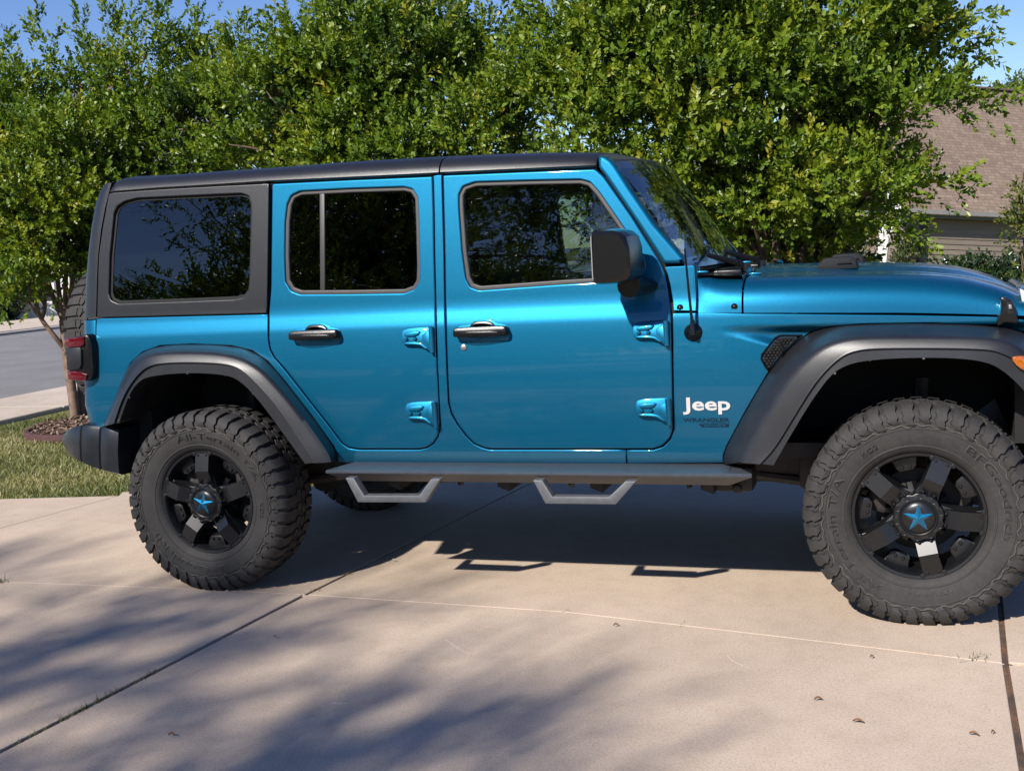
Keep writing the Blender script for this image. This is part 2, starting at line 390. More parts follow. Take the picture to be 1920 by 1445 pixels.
# front wing panel
def taper(x): return .10*sst(2.32, 3.45, x)
OA_F = [(1357,870),(1357,853),(1362,838),(1400,768),(1440,700),(1467,667),(1500,637),(1520,623),(1557,613),(1613,608),(1747,606),(1867,612)]
def FS(x, z):
    y = S(x, z)+taper(x)
    cz = lin(x, [2.28, 3.3], [1.112, 1.085])
    lowz = lin(x, [2.28, 2.42, 2.52, 2.6], [1.108, 1.075, 1.045, .9])
    k = sst(2.27, 2.62, x)*sst(cz, cz-.035, z) * (1-sst(lowz+.006, lowz-.03, z) if x < 2.62 else 1)
    return y+.040*k
wing = [(1174,843),(1225,843),(1243,837),(1257,823),(1263,806),(1263,785),(1262,720),(1261,640),(1260,586),(1330,585),(1393,587),(1500,588),(1700,590),(1860,593),(1905,596),(1925,600),(1935,616),(1915,622)] + rev(OA_F) + [(1357,868),(1175,870)]
wp = [onS(x, y, FS) for x, y in dens(wing, 16)]
wz = [round(.58+.02*i, 3) for i in range(20)] + [round(.98+.008*i, 3) for i in range(25)]
panel('front_wing', wp, [], FS, M_paint, VEH, t=.03, b=.004, shrink=.002, zl=wz, xl=[2.2+.05*i for i in range(26)])
# cowl side (flat part) and curved cowl / bonnet loft
SEC = [(0, 0), (.003, .025), (.008, .055), (.018, .082), (.034, .106), (.056, .125), (.082, .138), (.115, .147), (.16, .153), (.25, .158), (.36, .161), (.40, .170), (.43, .176), (.60, .182), (.79, .184)]
def loft(name, xs, Y0, Zs, Hs, mat, xrag=None, drop=None, t=.018):
    rows = []
    for i, x in enumerate(xs):
        row = []
        half = [(Y0[i]+a, Zs[i]+b*Hs[i]) for a, b in SEC]
        pts = half+[(W-y, z) for y, z in rev(half)[1:]]
        for y, z in pts: row.append((x, y, z))
        rows.append(row)
    m = MB(); m.grid(rows)
    # inner skin so that the sheet has thickness
    inner = [[(x+(0.004 if k == 0 else (-.004 if k == len(rows)-1 else 0)), y+(.018 if j < len(r)/2 else -.018), z-(.016 if 3 < j < len(r)-4 else .0)) for j, (x, y, z) in enumerate(r)] for k, r in enumerate(rows)]
    m.grid(inner); n = len(rows); q = len(rows[0]); N = n*q
    for i in range(n-1):
        m.F.append((i*q, (i+1)*q, N+(i+1)*q, N+i*q)); m.F.append((i*q+q-1, (i+1)*q+q-1, N+(i+1)*q+q-1, N+i*q+q-1))
    for j in range(q-1):
        m.F.append((j, j+1, N+j+1, N+j)); m.F.append(((n-1)*q+j, (n-1)*q+j+1, N+(n-1)*q+j+1, N+(n-1)*q+j))
    return m.build(name, mat, VEH, 50)
hx = [2.388, 2.395, 2.45, 2.55, 2.65, 2.75, 2.85, 2.95, 3.05, 3.12, 3.18, 3.23, 3.28, 3.32, 3.355, 3.385, 3.405, 3.415]
def seamz(x): return lin(x, [2.10, 2.39, 2.60, 2.98, 3.27, 3.42], [1.166, 1.156, 1.148, 1.131, 1.112, 1.10])
def sideY(x): return S(x, 1.15)+taper(x)+.003
def toph(x): return lin(x, [2.1, 2.39, 2.75, 3.02, 3.19, 3.31, 3.39, 3.415], [.160, .158, .164, .163, .148, .115, .075, .06])
def build_loft(name, xs):
    return loft(name, xs, [sideY(x) for x in xs], [seamz(x) for x in xs], [toph(x)/.184*1.0 for x in xs], M_paint)
BON = build_loft('bonnet', hx)
cowl_px = [(1245,500),(1284,498),(1305,497),(1307,520),(1308,584),(1262,583),(1261,565),(1256,535),(1251,515)]
panel('cowl_panel', [onS(x, y, S) for x, y in dens(cowl_px, 10)], [], S, M_paint, VEH, t=.03, b=.003, shrink=.0015)
cx = [2.212, 2.218, 2.24, 2.28, 2.32, 2.36, 2.374, 2.38]
rows = []
for x in cx:
    f = sst(2.21, 2.30, x)
    half = [((S(x, seamz(x)+b*.86))*(1-f)+(sideY(x)+a*1.0)*f, seamz(x)+b*toph(x)/.184) for a, b in SEC[:9]]
    rows.append([(x, y, z) for y, z in half])
cm = MB().grid(rows)
cm.grid([[(x, y+.02, z-.004) for x, y, z in r] for r in rows])
cm.F.append(tuple(range((len(cx)-1)*9, len(cx)*9))+tuple(rev(list(range((2*len(cx)-1)*9, 2*len(cx)*9)))))
cowl = cm.build('cowl_side', M_paint, VEH, 60); mirror(cowl)
for bx, by in ((1275, 577), (1377, 575)):
    x, z = onS(bx, by, lambda x, z: .012)
    yb = S(x, z) if bx < 1300 else sideY(x)+.004
    x, z = onS(bx, by, yb)
    m = MB().lathe([(.0, -.002), (.013, -.002), (.014, .006)], 16, (x, yb, z)); m.dome((x, yb-.002, z), .008, .006)
    m.build('body_bolt', M_plastic, VEH)
# windscreen frame
AP = [(1121,316),(1119,298),(1124,291),(1134,293),(1145,300),(1152,308),(1157,315),(1181,353),(1227,420),(1282,484),(1284,495),(1243,496),(1237,486),(1194,420),(1133,331)]
ap = outl(AP, S, 10, 1)
A1 = panel('windscreen_pillar', ap, [], S, M_paint, VEH, t=.07, b=.016, shrink=.002, zl=[1.34+.04*i for i in range(12)])
nb = np.array([*onS(1283, 494, .07)]); ntp = np.array([*onS(1149, 303, .13)])
def wpt(u, v, push=0.0):
    bow = 1-(2*u-1)**2; bow4 = 1-(2*u-1)**4
    x = nb[0]*(1-v)+ntp[0]*v+.050*bow+push; z = nb[1]*(1-v)+ntp[1]*v+.022*bow*v+.0*bow
    z = z+.012*math.sin(PI*v)*0
    y0 = .095*(1-v)+.145*v; return (x+.012*math.sin(PI*v), y0+(W-2*y0)*u, z)
m = MB(); n1, n2 = 22, 12
m.grid([[wpt(i/n1, j/n2) for i in range(n1+1)] for j in range(n2+1)])
ws = m.build('windscreen', M_glass_wind, VEH, 80)
mb = MB()
for sgn in (0, 1):
    pass
m = MB(); rws = []
for i in range(n1+1):
    u = i/n1; p0 = Vector(wpt(u, 1.0)); p1 = Vector(wpt(u, .93)); d = (p0-p1).normalized(); nrm = Vector((d.z, 0, -d.x))
    rws.append([p0+nrm*0, p0+d*.012-Vector((.012, 0, 0)), p0-Vector((.06, 0, .0)), p1-Vector((.05, 0, .01)), p1-Vector((.006, 0, 0))])
m.grid([[tuple(q) for q in r] for r in rws], True); m.build('windscreen_header', M_dark, VEH)
m = MB(); rws = []
for i in range(n1+1):
    u = i/n1; p0 = Vector(wpt(u, 0.0)); p1 = Vector(wpt(u, .05))
    rws.append([p1+Vector((-.003, 0, 0)), p0+Vector((.0, 0, -.02)), p0+Vector((-.06, 0, -.03)), p1+Vector((-.06, 0, 0))])
m.grid([[tuple(q) for q in r] for r in rws], True); m.build('windscreen_sill', M_paint, VEH)
m = MB(); m.tube([(onS(px, py, S)[0], S(*onS(px, py, S))+.055, onS(px, py, S)[1]) for px, py in ((1246, 512), (1241, 494), (1194, 420), (1133, 331))], .022, 8); q_ = m.build('door_gap_backing', M_dark, VEH); mirror(q_)  # dark tube added behind the door gap to block light showing through
# cowl top: black plastic tray with intake grille and wipers
m = MB()
m.grid([[(x, .10+(W-.20)*i/12, z) for i in range(13)] for x, z in ((2.10, 1.315), (2.20, 1.305), (2.30, 1.298), (2.375, 1.296), (2.38, 1.27))])
m.box((2.29, .40, 1.302), (.11, .26, .022), None, .006)
for k in range(7): m.box((2.245+.016*k, .40, 1.316), (.006, .24, .006))
m.box((2.30, 1.15, 1.302), (.11, .30, .022), None, .006)
m.build('cowl_tray', M_plastic, VEH)
xr, zr = onS(1367, 500, .17); MB().box((xr, .165, 1.309), (.088, .05, .016), None, .004).build('cowl_intake', M_flare, VEH)
for y0, y1, xo in ((.34, .86, 0), (.86, 1.34, 0)):
    m = MB(); piv = Vector((2.36, y0, 1.305)); tip = Vector((2.10+xo, y1-.02, 1.40))
    mid = Vector((2.20, y0+.05, 1.375))
    m.tube([piv, piv+Vector((-.02, 0, .03)), mid, (mid+tip)/2+Vector((.01, 0, .02))], [.016, .014, .011, .006], 6)
    a = Vector((2.165, y0-.12, 1.362)); b = Vector((2.15, y0+.42, 1.376)); m.tube([a, (a+b)/2+Vector((.012, 0, .006)), b], .007, 5)
    m.lathe([(0, .03), (.02, .028), (.022, 0)], 12, tuple(piv), 'Z')
    m.build('windscreen_wiper', M_plastic, VEH)
for px, py, Y, nm in ((1306, 503, .13, 'frame_bolt'), (1406, 506, .25, 'bonnet_hinge')):
    x, z = onS(px, py, Y); m = MB()
    m.dome((x, Y, z-.008), .015, .018, 12, (.2, -.6, 1)); m.box((x+.02, Y, z-.016), (.05, .028, .010), None, .004)
    o = m.build(nm, M_paint, VEH); mirror(o)
for Y in (.48, W-.48):
    m = MB(); x, z = 2.71, 1.31
    m.prism([(x-.08, z-.02), (x-.076, z+.004), (x-.05, z+.028), (x+.05, z+.03), (x+.075, z+.012), (x+.082, z-.02)], Y-.045, Y+.045, .01)
    m.prism([(x+.0, z+.002), (x+.012, z+.02), (x+.05, z+.02), (x+.06, z+.002)], Y-.052, Y-.04, .004)
    m.build('bonnet_bumper', simple('soft_black_rubber', (.014, .015, .017), .75, spec=.25), VEH)
# bonnet latch
def latch():
    Y = taper(3.32)+.012; Yf = lambda x, z: Y-.012
    ob = [(1873,557),(1884,556),(1898,562),(1904,580),(1908,604),(1897,606),(1882,604),(1877,609),(1868,610),(1869,595),(1875,584),(1876,570)]
    m = MB(); p = chaikin([onS(x, y, Y) for x, y in ob], 1); hole = [onS(x, y, Y) for x, y in ((1887,566),(1896,566),(1899,586),(1888,586))]
    m.prism(p, Y-.034, Y+.01, .007)
    l = m.build('bonnet_latch', M_plastic, VEH)
    MB().prism(hole, Y-.0355, Y-.02, .001).build('latch_slot', M_dark, l)
    MB().prism([onS(x, y, Y) for x, y in ((1890,570),(1895,570),(1896,578),(1890,578))], Y-.041, Y-.03, .001).build('latch_pin', M_chrome, l)
    mirror(l)
latch()
# hardtop: side panel, rear corner, roof
RWIN = [(213,400),(219,387),(233,378),(256,372),(360,367),(452,363),(466,368),(471,382),(470,450),(468,530),(466,545),(457,557),(440,561),(340,565),(222,569),(208,563),(203,550),(205,480)]
ht = [(208,361),(300,354.5),(400,349),(504,343.5),(502,480),(500,588),(340,592),(181,596),(184,480),(191,430),(203,364)]
hp = [onS(x, y, S) for x, y in dens(ht, 14)]; hw = outl(RWIN, S, 10, 2)
HT = panel('hardtop_side', hp, [hw], S, M_roof, VEH, t=.035, b=.005, shrink=.0012)
MB().prism(off(hw, -.012), lambda x, z: S(x, z)+.020, lambda x, z: S(x, z)+.026).build('quarter_window', M_glass_dark, HT, 0)
panel('window_seal', off(hw, -.004), [off(hw, .012)], lambda x, z: S(x, z)+.016, M_dark, HT, t=.02, b=.002, shrink=0, zl=[])
def corner(name, pts_seam, pts_rear, mat, yr, full=True):
    rows = []
    for (sx, sy), (rx, ry) in zip(pts_seam, pts_rear):
        a = onS(sx, sy, S); ya = S(*a); b = onS(rx, ry, ya+.05); z = (a[1]+b[1])/2
        w_ = a[0]-b[0]; row = [(a[0]-.004, ya+.03, a[1]), (a[0]-.004, ya+.001, a[1]), (a[0]-.010, ya, a[1])]
        for k in range(1, 9):
            t = k/8*PI/2; row.append((a[0]-.012-(w_-.012)*math.sin(t), ya+.075*(1-math.cos(t)), a[1]+(b[1]-a[1])*math.sin(t)))
        h = row[:]; row = h+[(x, W-y, z_) for x, y, z_ in rev(h)]
        rows.append(row)
    return MB().grid(rows).build(name, mat, VEH, 50)
seam = [(181,594.5),(183,520),(184.5,480),(190.5,430),(198.5,388),(205,362),(210,342.5)]
rear = [(157,597),(161,520),(165,477),(172,420),(180,378),(188,357),(200.5,344.5)]
corner('hardtop_rear', seam, rear, M_roof, .0)
corner('tailgate', [(180,600),(180,640),(180,700),(182,760),(187,790),(189,798)], [(157,600),(157,640),(157.5,700),(159,760),(166,786),(171,797)], M_paint, 0)
def roof(name, pxs, t_end):
    rows = []
    for px, dy, ty in pxs:
        x, zd = onS(px, dy, .085); x2, zt = onS(px, ty, .25); h = zt-zd
        yd = S(x, zd)
        half = [(yd+.03, zd+.0), (yd+.002, zd+.002), (yd-.004, zd+.010*1), (yd+.002, zd+h*.30), (yd+.016, zd+h*.56), (yd+.044, zd+h*.78), (yd+.09, zd+h*.91), (.25, zd+h), (.45, zd+h+.010), (W/2, zd+h+.014)]
        rows.append([(x, y, z) for y, z in half+[(W-y, z) for y, z in rev(half)[1:]]])
    m = MB().grid(rows); q = len(rows[0])
    m.F.append(tuple(range(q))); m.F.append(tuple(range((len(rows)-1)*q, len(rows)*q)))
    return m.build(name, M_roof, VEH, 50)
# (px, drip-rail y, silhouette y)
roof('hardtop_roof', [(203,364,345.5),(206,363,338.5),(212,361.8,335),(222,361,333.8),(290,355.5,331),(400,349,322.5),(500,342.5,316),(640,336,305),(760,330.5,298),(818,327.5,295.2),(820.5,327,296.5)], 0)
roof('roof_panel', [(823.5,327,296),(826,326.8,294.8),(900,323.5,291.5),(1000,319,288.2),(1090,315.2,287.5),(1112,314.2,288.5),(1117,314,291)], 0)
m = MB(); pa = [onS(x, y, .08) for x, y in ((216,363.5),(300,358),(506,345.5),(812,331),(1116,317))]
for a, b in zip(pa[:-1], pa[1:]):
    m.prism([(a[0], a[1]), (b[0], b[1]), (b[0], b[1]+.012), (a[0], a[1]+.012)], lambda x, z: S(x, z)+.012, lambda x, z: S(x, z)+.06)
DR = m.build('drip_rail', M_dark, VEH)
# handles, hinges, lock
def handle(parent, px, py):
    x, z = onS(px, py, S); f = lambda a, b: S(a, b)
    s = .00235
    def P(l): return [(x+a*s, z+b*s) for a, b in l]
    rec = chaikin(P([(-48, 9), (-46, -6), (-36, -16), (-28, -21), (0, -23), (36, -19), (50, -17), (51, 8), (40, 13), (28, 15), (20, 22), (-12, 22), (-22, 14), (-40, 13)]), 1)
    MB().prism(rec, lambda a, b: S(a, b)-.0022, lambda a, b: S(a, b)+.01, .0015).build('handle_recess', M_paint, parent)
    bar = chaikin(P([(-49, 8), (-50, -3), (-45, -7), (43, -7), (51, -2), (51, 8), (44, 12), (-42, 11)]), 2)
    m = MB().prism(bar, lambda a, b: S(a, b)-.044, lambda a, b: S(a, b)-.012, .009)
    m.prism(P([(-48, 7), (-48, -5), (-36, -5), (-36, 7)]), lambda a, b: S(a, b)-.02, lambda a, b: S(a, b), .002)
    m.prism(P([(36, 7), (36, -6), (50, -6), (50, 7)]), lambda a, b: S(a, b)-.02, lambda a, b: S(a, b), .002)
    m.prism(chaikin(P([(-34, 3), (-34, -3), (36, -3), (36, 3)]), 1), lambda a, b: S(a, b)-.0455, lambda a, b: S(a, b)-.04, .001)
    m.prism(chaikin(P([(-24, 9), (-20, 15), (-12, 20), (14, 20), (22, 15), (26, 9), (20, 9), (12, 14.5), (-10, 14.5), (-18, 9)]), 1), lambda a, b: S(a, b)-.010, lambda a, b: S(a, b), .004)
    m.build('door_handle', M_plastic, parent)
handle(D_R, 593, 629); handle(D_F, 904, 623)
lx, lz = onS(869.5, 651, S)
MB().lathe([(0, -.006), (.009, -.006), (.0125, -.004), (.0135, .004)], 20, (lx, S(lx, lz), lz)).build('door_lock', M_chrome, D_F)
def hinge(parent, L, R, T, B):
    cxp, cyp = (L+R)/2, (T+B)/2; x0, z0 = onS(L, T, S); x1, z1 = onS(R, B, S); w_, h_ = x1-x0, z0-z1
    def P(l): return [(x0+a*w_, z0-b*h_) for a, b in l]
    base = chaikin(P([(0, .22), (.10, .04), (.72, .0), (1.0, .0), (1.0, 1.0), (.88, .98), (.62, .74), (.16, .74), (.02, .60)]), 1)
    m = MB(); f = S
    m.prism(base, lambda a, b: S(a, b)-.010-.015*(z0-b)/h_, lambda a, b: S(a, b)+.002, .0045)
    m.prism(chaikin(P([(.12, .2), (.66, .14), (.52, .38), (.14, .38)]), 1), lambda a, b: S(a, b)-.017-.016*(z0-b)/h_, lambda a, b: S(a, b)-.010, .003)
    m.prism(chaikin(P([(.10, .60), (.60, .58), (.88, .86), (.80, .90), (.58, .70), (.14, .70)]), 1), lambda a, b: S(a, b)-.014-.016*(z0-b)/h_, lambda a, b: S(a, b)-.010, .0025)
    m.prism(chaikin(P([(.62, .42), (.85, .16), (.96, .16), (.96, .86), (.9, .86)]), 1), lambda a, b: S(a, b)-.014-.016*(z0-b)/h_, lambda a, b: S(a, b)-.010, .0025)
    for a in (.20, .47):
        q = P([(a, .48)])[0]; m.dome((q[0], S(*q)-.019, q[1]), .0085, .008, 12)
    hg = m.build('door_hinge', M_paint, parent)
    m = MB(); q0 = P([(1.0, .02)])[0]; q1 = P([(1.0, 1.05)])[0]
    m.tube([(q0[0]-.006, S(*q0)-.017, q0[1]), (q1[0]-.004, S(*q1)-.017, q1[1])], .012, 10)
    m.build('hinge_barrel', M_paint, parent)
hinge(D_F, 1186, 1254, 602, 645); hinge(D_F, 1191, 1259, 746, 793)
hinge(D_R, 753, 815, 613, 658); hinge(D_R, 760, 822, 752, 798)
# mirror
def door_mirror():
    m = MB()
    # housing: stacked rounded-rectangle rings along Y
    rings = []
    for Y, sc, dx in ((-.060, .84, .008), (-.068, .96, .004), (-.10, 1.0, .0), (-.19, .99, -.004), (-.228, .93, -.006), (-.240, .80, -.008)):
        c = onS(1149, 481, -.22); xc, zc = c[0]+dx, c[1]
        hw_, hh = .077*sc, .104*sc
        pts = chaikin([(xc-hw_, zc-hh*.95), (xc-hw_, zc+hh*.95), (xc-hw_*.85, zc+hh), (xc+hw_*.45, zc+hh), (xc+hw_, zc+hh*.62), (xc+hw_*1.05, zc-hh*.7), (xc+hw_*.7, zc-hh*.98), (xc-hw_*.9, zc-hh)], 1)
        rings.append([(x, Y, z) for x, z in pts])
    m.grid(rings, True); n = len(rings[0]); m.F.append(tuple(range(n))[::-1]); m.F.append(tuple(range(5*n, 6*n)))
    h = m.build('door_mirror', M_plastic, VEH, 30)
    c = onS(1149, 481, -.22)
    MB().box((c[0]-.083, -.15, c[1]), (.004, .13, .16)).build('mirror_glass', M_chrome, h)
    m = MB(); a = onS(1180, 540, -.09); b = onS(1212, 540, S)
    pts = [(-.10, .045, .075), (-.06, .045, .07), (-.02, .05, .062), (.02, .052, .058), (.05, .05, .05)]
    rings = []
    for i, (Y, rx, rz) in enumerate(pts):
        t = i/4; xc = a[0]*(1-t)+b[0]*t+.0; zc = a[1]+.01-.012*t
        rings.append([(xc+rx*math.cos(k*PI/8), Y, zc+rz*.62*math.sin(k*PI/8)) for k in range(16)])
    m.grid(rings, True); m.F.append(tuple(range(16))[::-1]); m.build('mirror_arm', M_plastic, h, 40)
    return h
MIR = door_mirror()
# antenna
ax_, az_ = onS(1298, 624, -.012)
m = MB(); ya = S(ax_, az_)+taper(ax_)
m.lathe([(0, -.030), (.010, -.030), (.016, -.022), (.030, -.012), (.036, -.002), (.036, .004)], 20, (ax_, ya, az_))
t_ = onS(1284, 466, -.02); b_ = onS(1299, 622, -.03)
m.tube([(b_[0], ya-.035, b_[1]-.012), (b_[0], ya-.036, b_[1]+.04), (b_[0]-.002, ya-.036, b_[1]+.045)], [.011, .0095, .006], 8)
m.tube([(b_[0]-.002, ya-.036, b_[1]+.04), ((t_[0]+b_[0])/2, ya-.036, (t_[1]+b_[1])/2), (t_[0], ya-.03, t_[1])], [.0065, .0055, .0042], 6)
m.build('radio_antenna', M_plastic, VEH)
# badges
def badge(txt, x0, x1, y0, y1, ext, mat, name, bold=0, Yo=.0, shear=0):
    a = onS(x0, y1, FS); b = onS(x1, y0, FS); V, Fc = text_mesh(txt, 1.0, .0, bold, shear)
    xs = [v[0] for v in V]; ys = [v[1] for v in V]; sx = (b[0]-a[0])/(max(xs)-min(xs)); sz = (b[1]-a[1])/(max(ys)-min(ys))
    c = [((v[0]-min(xs))*sx+a[0], (v[1]-min(ys))*sz+a[1]) for v in V]
    n = len(c); VV = [(x, FS(x, z)-ext-Yo, z) for x, z in c]+[(x, FS(x, z)-Yo+.0005, z) for x, z in c]
    FF = [tuple(f) for f in Fc]; ed = {}
    for f in Fc:
        for i in range(len(f)):
            e = (f[i], f[(i+1) % len(f)]); ed[e] = 1
    FF += [(e[0], e[1], n+e[1], n+e[0]) for e in ed if (e[1], e[0]) not in ed]
    return mesh_obj(name, VV, FF, mat, VEH, 0)
badge('Jeep', 1281, 1369, 744, 777, .004, M_badge, 'badge_lettering', .022)
badge('WRANGLER', 1281, 1368, 783, 791, .0012, M_decal, 'model_lettering', .03)
badge('UNLIMITED', 1312, 1367, 792, 795, .0008, M_decal, 'model_lettering', .005)
bp_ = [onS(x, y, FS) for x, y in ((1310, 795.5), (1367, 795), (1367, 800), (1318, 800))]
MB().prism([onS(x, y, FS) for x, y in ((1309, 795.5), (1368, 795), (1366, 801), (1317, 801))], lambda x, z: FS(x, z)-.0008, lambda x, z: FS(x, z)+.002).build('badge_plate', M_decal, VEH)
badge('SPORT', 1320, 1362, 796, 800, .0005, M_paint, 'model_lettering', .02, .0009)
# wing vent
VP = [(1426,673),(1427,664),(1452,632),(1462,627),(1506,627),(1500,634),(1478,655),(1450,688),(1441,697),(1434,688)]
vp = chaikin([onS(x, y, FS) for x, y in dens(VP, 8)], 1)
fr = MB(); inn = off(vp, .010)
n_ = len(vp); V = [(x, FS(x, z)-.006, z) for x, z in vp]+[(x, FS(x, z)-.010, z) for x, z in off(vp, .004)]+[(x, FS(x, z)+.008, z) for x, z in inn]
V += [(x, FS(x, z)+.02, z) for x, z in vp]
Fc = []
for k in range(2):
    for i in range(n_): Fc.append((k*n_+i, k*n_+(i+1) % n_, (k+1)*n_+(i+1) % n_, (k+1)*n_+i))
for i in range(n_): Fc.append((i, (i+1) % n_, 3*n_+(i+1) % n_, 3*n_+i))
VENT = mesh_obj('wing_vent', V, Fc, M_plastic, VEH, 40)
panel('vent_mesh', inn, [], lambda x, z: FS(x, z)-.006, M_dark, VENT, t=.01, b=.001, shrink=0, zl=wz, xl=[2.4+.01*i for i in range(40)])
m = MB(); xs = [p[0] for p in inn]; zs = [p[1] for p in inn]
def inside(q, poly):
    c = False; n = len(poly)
    for i in range(n):
        a, b = poly[i], poly[i-1]
        if (a[1] > q[1]) != (b[1] > q[1]) and q[0] < (b[0]-a[0])*(q[1]-a[1])/(b[1]-a[1])+a[0]: c = not c
    return c
for i in range(14):
    for j in range(16):
        q = (min(xs)+(i+.5*(j % 2))*.0135, min(zs)+j*.0105)
        if inside(q, off(inn, .002)):
            m.tube([(q[0]+.0062*math.cos(k*PI/3+PI/6), FS(*q)-.0078, q[1]+.0062*math.sin(k*PI/3+PI/6)) for k in range(7)], .0014, 4, False)
m.build('vent_grille', M_plastic, VENT)
# flares
def resamp(p, N):
    L = [0]
    for a, b in zip(p[:-1], p[1:]): L.append(L[-1]+math.hypot(b[0]-a[0], b[1]-a[1]))
    t = np.linspace(0, L[-1], N); return list(zip(np.interp(t, L, [q[0] for q in p]), np.interp(t, L, [q[1] for q in p])))
def flare(name, O, R, C, I, yo, N=60):
    O, R, C, I = [resamp(chaikin(p, 3, False), N) for p in (O, R, C, I)]
    rows = []
    for o, r, c, i in zip(O, R, C, I):
        def at(q, Y):
            x, z = onS(q[0], q[1], Y); return np.array((x, Y, z))
        ol = onS(o[0], o[1], yo); Yo = yo(*ol) if callable(yo) else yo
        a = np.array((ol[0], Yo-.004, ol[1])); b = at(r, -.098); cc = at(c, -.122); d = at(i, -.116)
        mid = a*.45+b*.55; mid[1] -= .012
        v = (a-b); cen = cc*0
        b0 = b*.90+mid*.10; b1 = b*.72+cc*.28; b1[1] -= .007
        c0 = cc*.90+b*.10; c1 = cc*.90+d*.10; c1[1] += .010
        d1 = d.copy(); d1[1] += .035; e = d.copy(); e[1] = .04
        a0 = a.copy(); a0[1] += .02
        rows.append([tuple(q) for q in (a0, a, mid, b0, b, b1, c0, cc, c1, d, d1, e)])
    m = MB().grid(rows); q = len(rows[0]); m.F.append(tuple(range(q))); m.F.append(tuple(range((N-1)*q, N*q)))
    return m.build(name, M_flare, VEH, 66), rows
RO = OA_R[:-1]+[(632,852),(631,863)]
RR = [(199,798),(218,757),(238,710),(255,680),(280,664),(320,659.5),(400,660),(450,669),(490,690),(520,722),(557,765),(600,826),(617,852),(621,866)]
RC = [(213,794),(230,743),(253,707),(278,684),(320,679),(380,679),(425,682),(452,691),(483,720),(520,762),(560,822),(582,855),(588,868)]
RI = [(223,793),(240,743),(257,717),(277,705),(350,698),(423,702),(450,713),(483,747),(520,797),(567,862),(572,869)]
FL_R, rr = flare('rear_flare', RO, RR, RC, RI, S)
FO = OA_F+[(1920,623),(1962,650),(1992,700),(2000,730)]
FR = [(1386,866),(1402,832),(1442,765),(1484,700),(1522,662),(1545,647),(1570,638),(1600,632),(1650,630),(1780,630),(1863,633),(1900,644),(1930,666),(1962,700),(1982,738)]
FC = [(1424,870),(1453,840),(1493,773),(1533,710),(1573,670),(1600,657),(1647,652),(1847,653),(1880,662),(1913,680),(1945,715),(1962,748)]
FI = [(1450,872),(1480,820),(1520,753),(1557,703),(1580,687),(1613,677),(1680,671),(1780,670),(1847,677),(1880,693),(1920,730),(1945,768)]
FL_F, fr_ = flare('front_flare', FO, FR, FC, FI, lambda x, z: min(FS(x, z), .09+S(x, .85)))
mirror(FL_R); mirror(FL_F)
def rivets(pl, parent):
    for x, y in pl:
        q = onS(x, y, -.11); MB().dome((q[0], -.108, q[1]+.002), .006, .006, 8, (0, -.5, -.6)).build('flare_screw', M_chrome, parent)
rivets([(223,788),(242,745),(276,706),(351,700),(422,703),(475,738),(524,797)], FL_R)
rivets([(1565,700),(1631,675),(1732,672),(1835,674),(1902,706)], FL_F)
am = [(1895,672),(1902,667),(1922,667),(1945,676),(1940,700),(1926,697),(1908,688)]
MB().prism(chaikin([onS(x, y, -.12) for x, y in am], 1), -.135, -.10, .005).build('side_marker', M_amber, FL_F)
# wheel-arch liners
for rows in (rr, fr_):
    m = MB(); path = [r[9] for r in rows]
    g = []
    for p in path: g.append([(p[0], -.06, p[2]+.002), (p[0], .10, p[2]+.03), (p[0], .52, p[2]+.03)])
    m.grid(g); n = len(path)
    cxm = sum(p[0] for p in path)/n
    V0 = len(m.V); m.V += [(p[0], .521, p[2]+.03) for p in path]+[(cxm, .521, .45)]
    for i in range(n-1): m.F.append((V0+i, V0+i+1, V0+n))
    o = m.build('arch_liner', M_dark, VEH, 0); mirror(o)
# rear bumper
bo = [(117,812),(127,804),(150,796),(194,800),(222,805),(217,850),(222,892),(205,888),(178,883),(155,873),(126,856),(118,838)]
def bump_ring(Y, k): return [onS(x, y, Y) for x, y in bo]
cols = [(117.5, 815, 833), (120, 809.5, 843), (128, 804, 857), (140, 800, 865), (150, 797, 870.5), (153, 797.5, 871), (156, 797, 873), (172, 797.5, 880), (186, 799, 884.5), (189, 799.5, 885), (192, 799, 886), (208, 802.5, 890), (222, 805, 893)]
rows = []
for i, (px, ty, by) in enumerate(cols):
    u = min(1, (px-117.5)/36); Y = -.050+.13*(1-math.sqrt(max(0, 1-(1-u)**2)))
    if i in (5, 9): Y += .006
    if i >= 10: Y -= .006
    xt, zt = onS(px, ty, Y); xb, zb = onS(px, by, Y); xm = (xt+xb)/2; h = zt-zb
    col = [(xt, Y+.14, zt-.001), (xt, Y+.03, zt), (xt, Y+.008, zt-.004), (xt*.9+xb*.1, Y, zt-.018), (xm, Y-.003, zb+h*.55), (xt*.2+xb*.8, Y, zb+h*.2), (xb, Y+.008, zb+.012), (xb, Y+.03, zb+.002), (xb, Y+.14, zb)]
    rows.append(col)
r0 = [(x-.012, W/2, z) for x, y, z in rows[0]]; r1 = [(x-.010, y+.10, z) for x, y, z in rows[0]]
rl = [(x+.0, .10, z) for x, y, z in rows[-1]]
RB = MB().grid([r0, r1]+rows+[rl]).build('rear_bumper', simple('bumper_plastic', (.009, .0115, .016), .34, spec=.5, var=.2, vs=12), VEH, 40); mirror(RB)
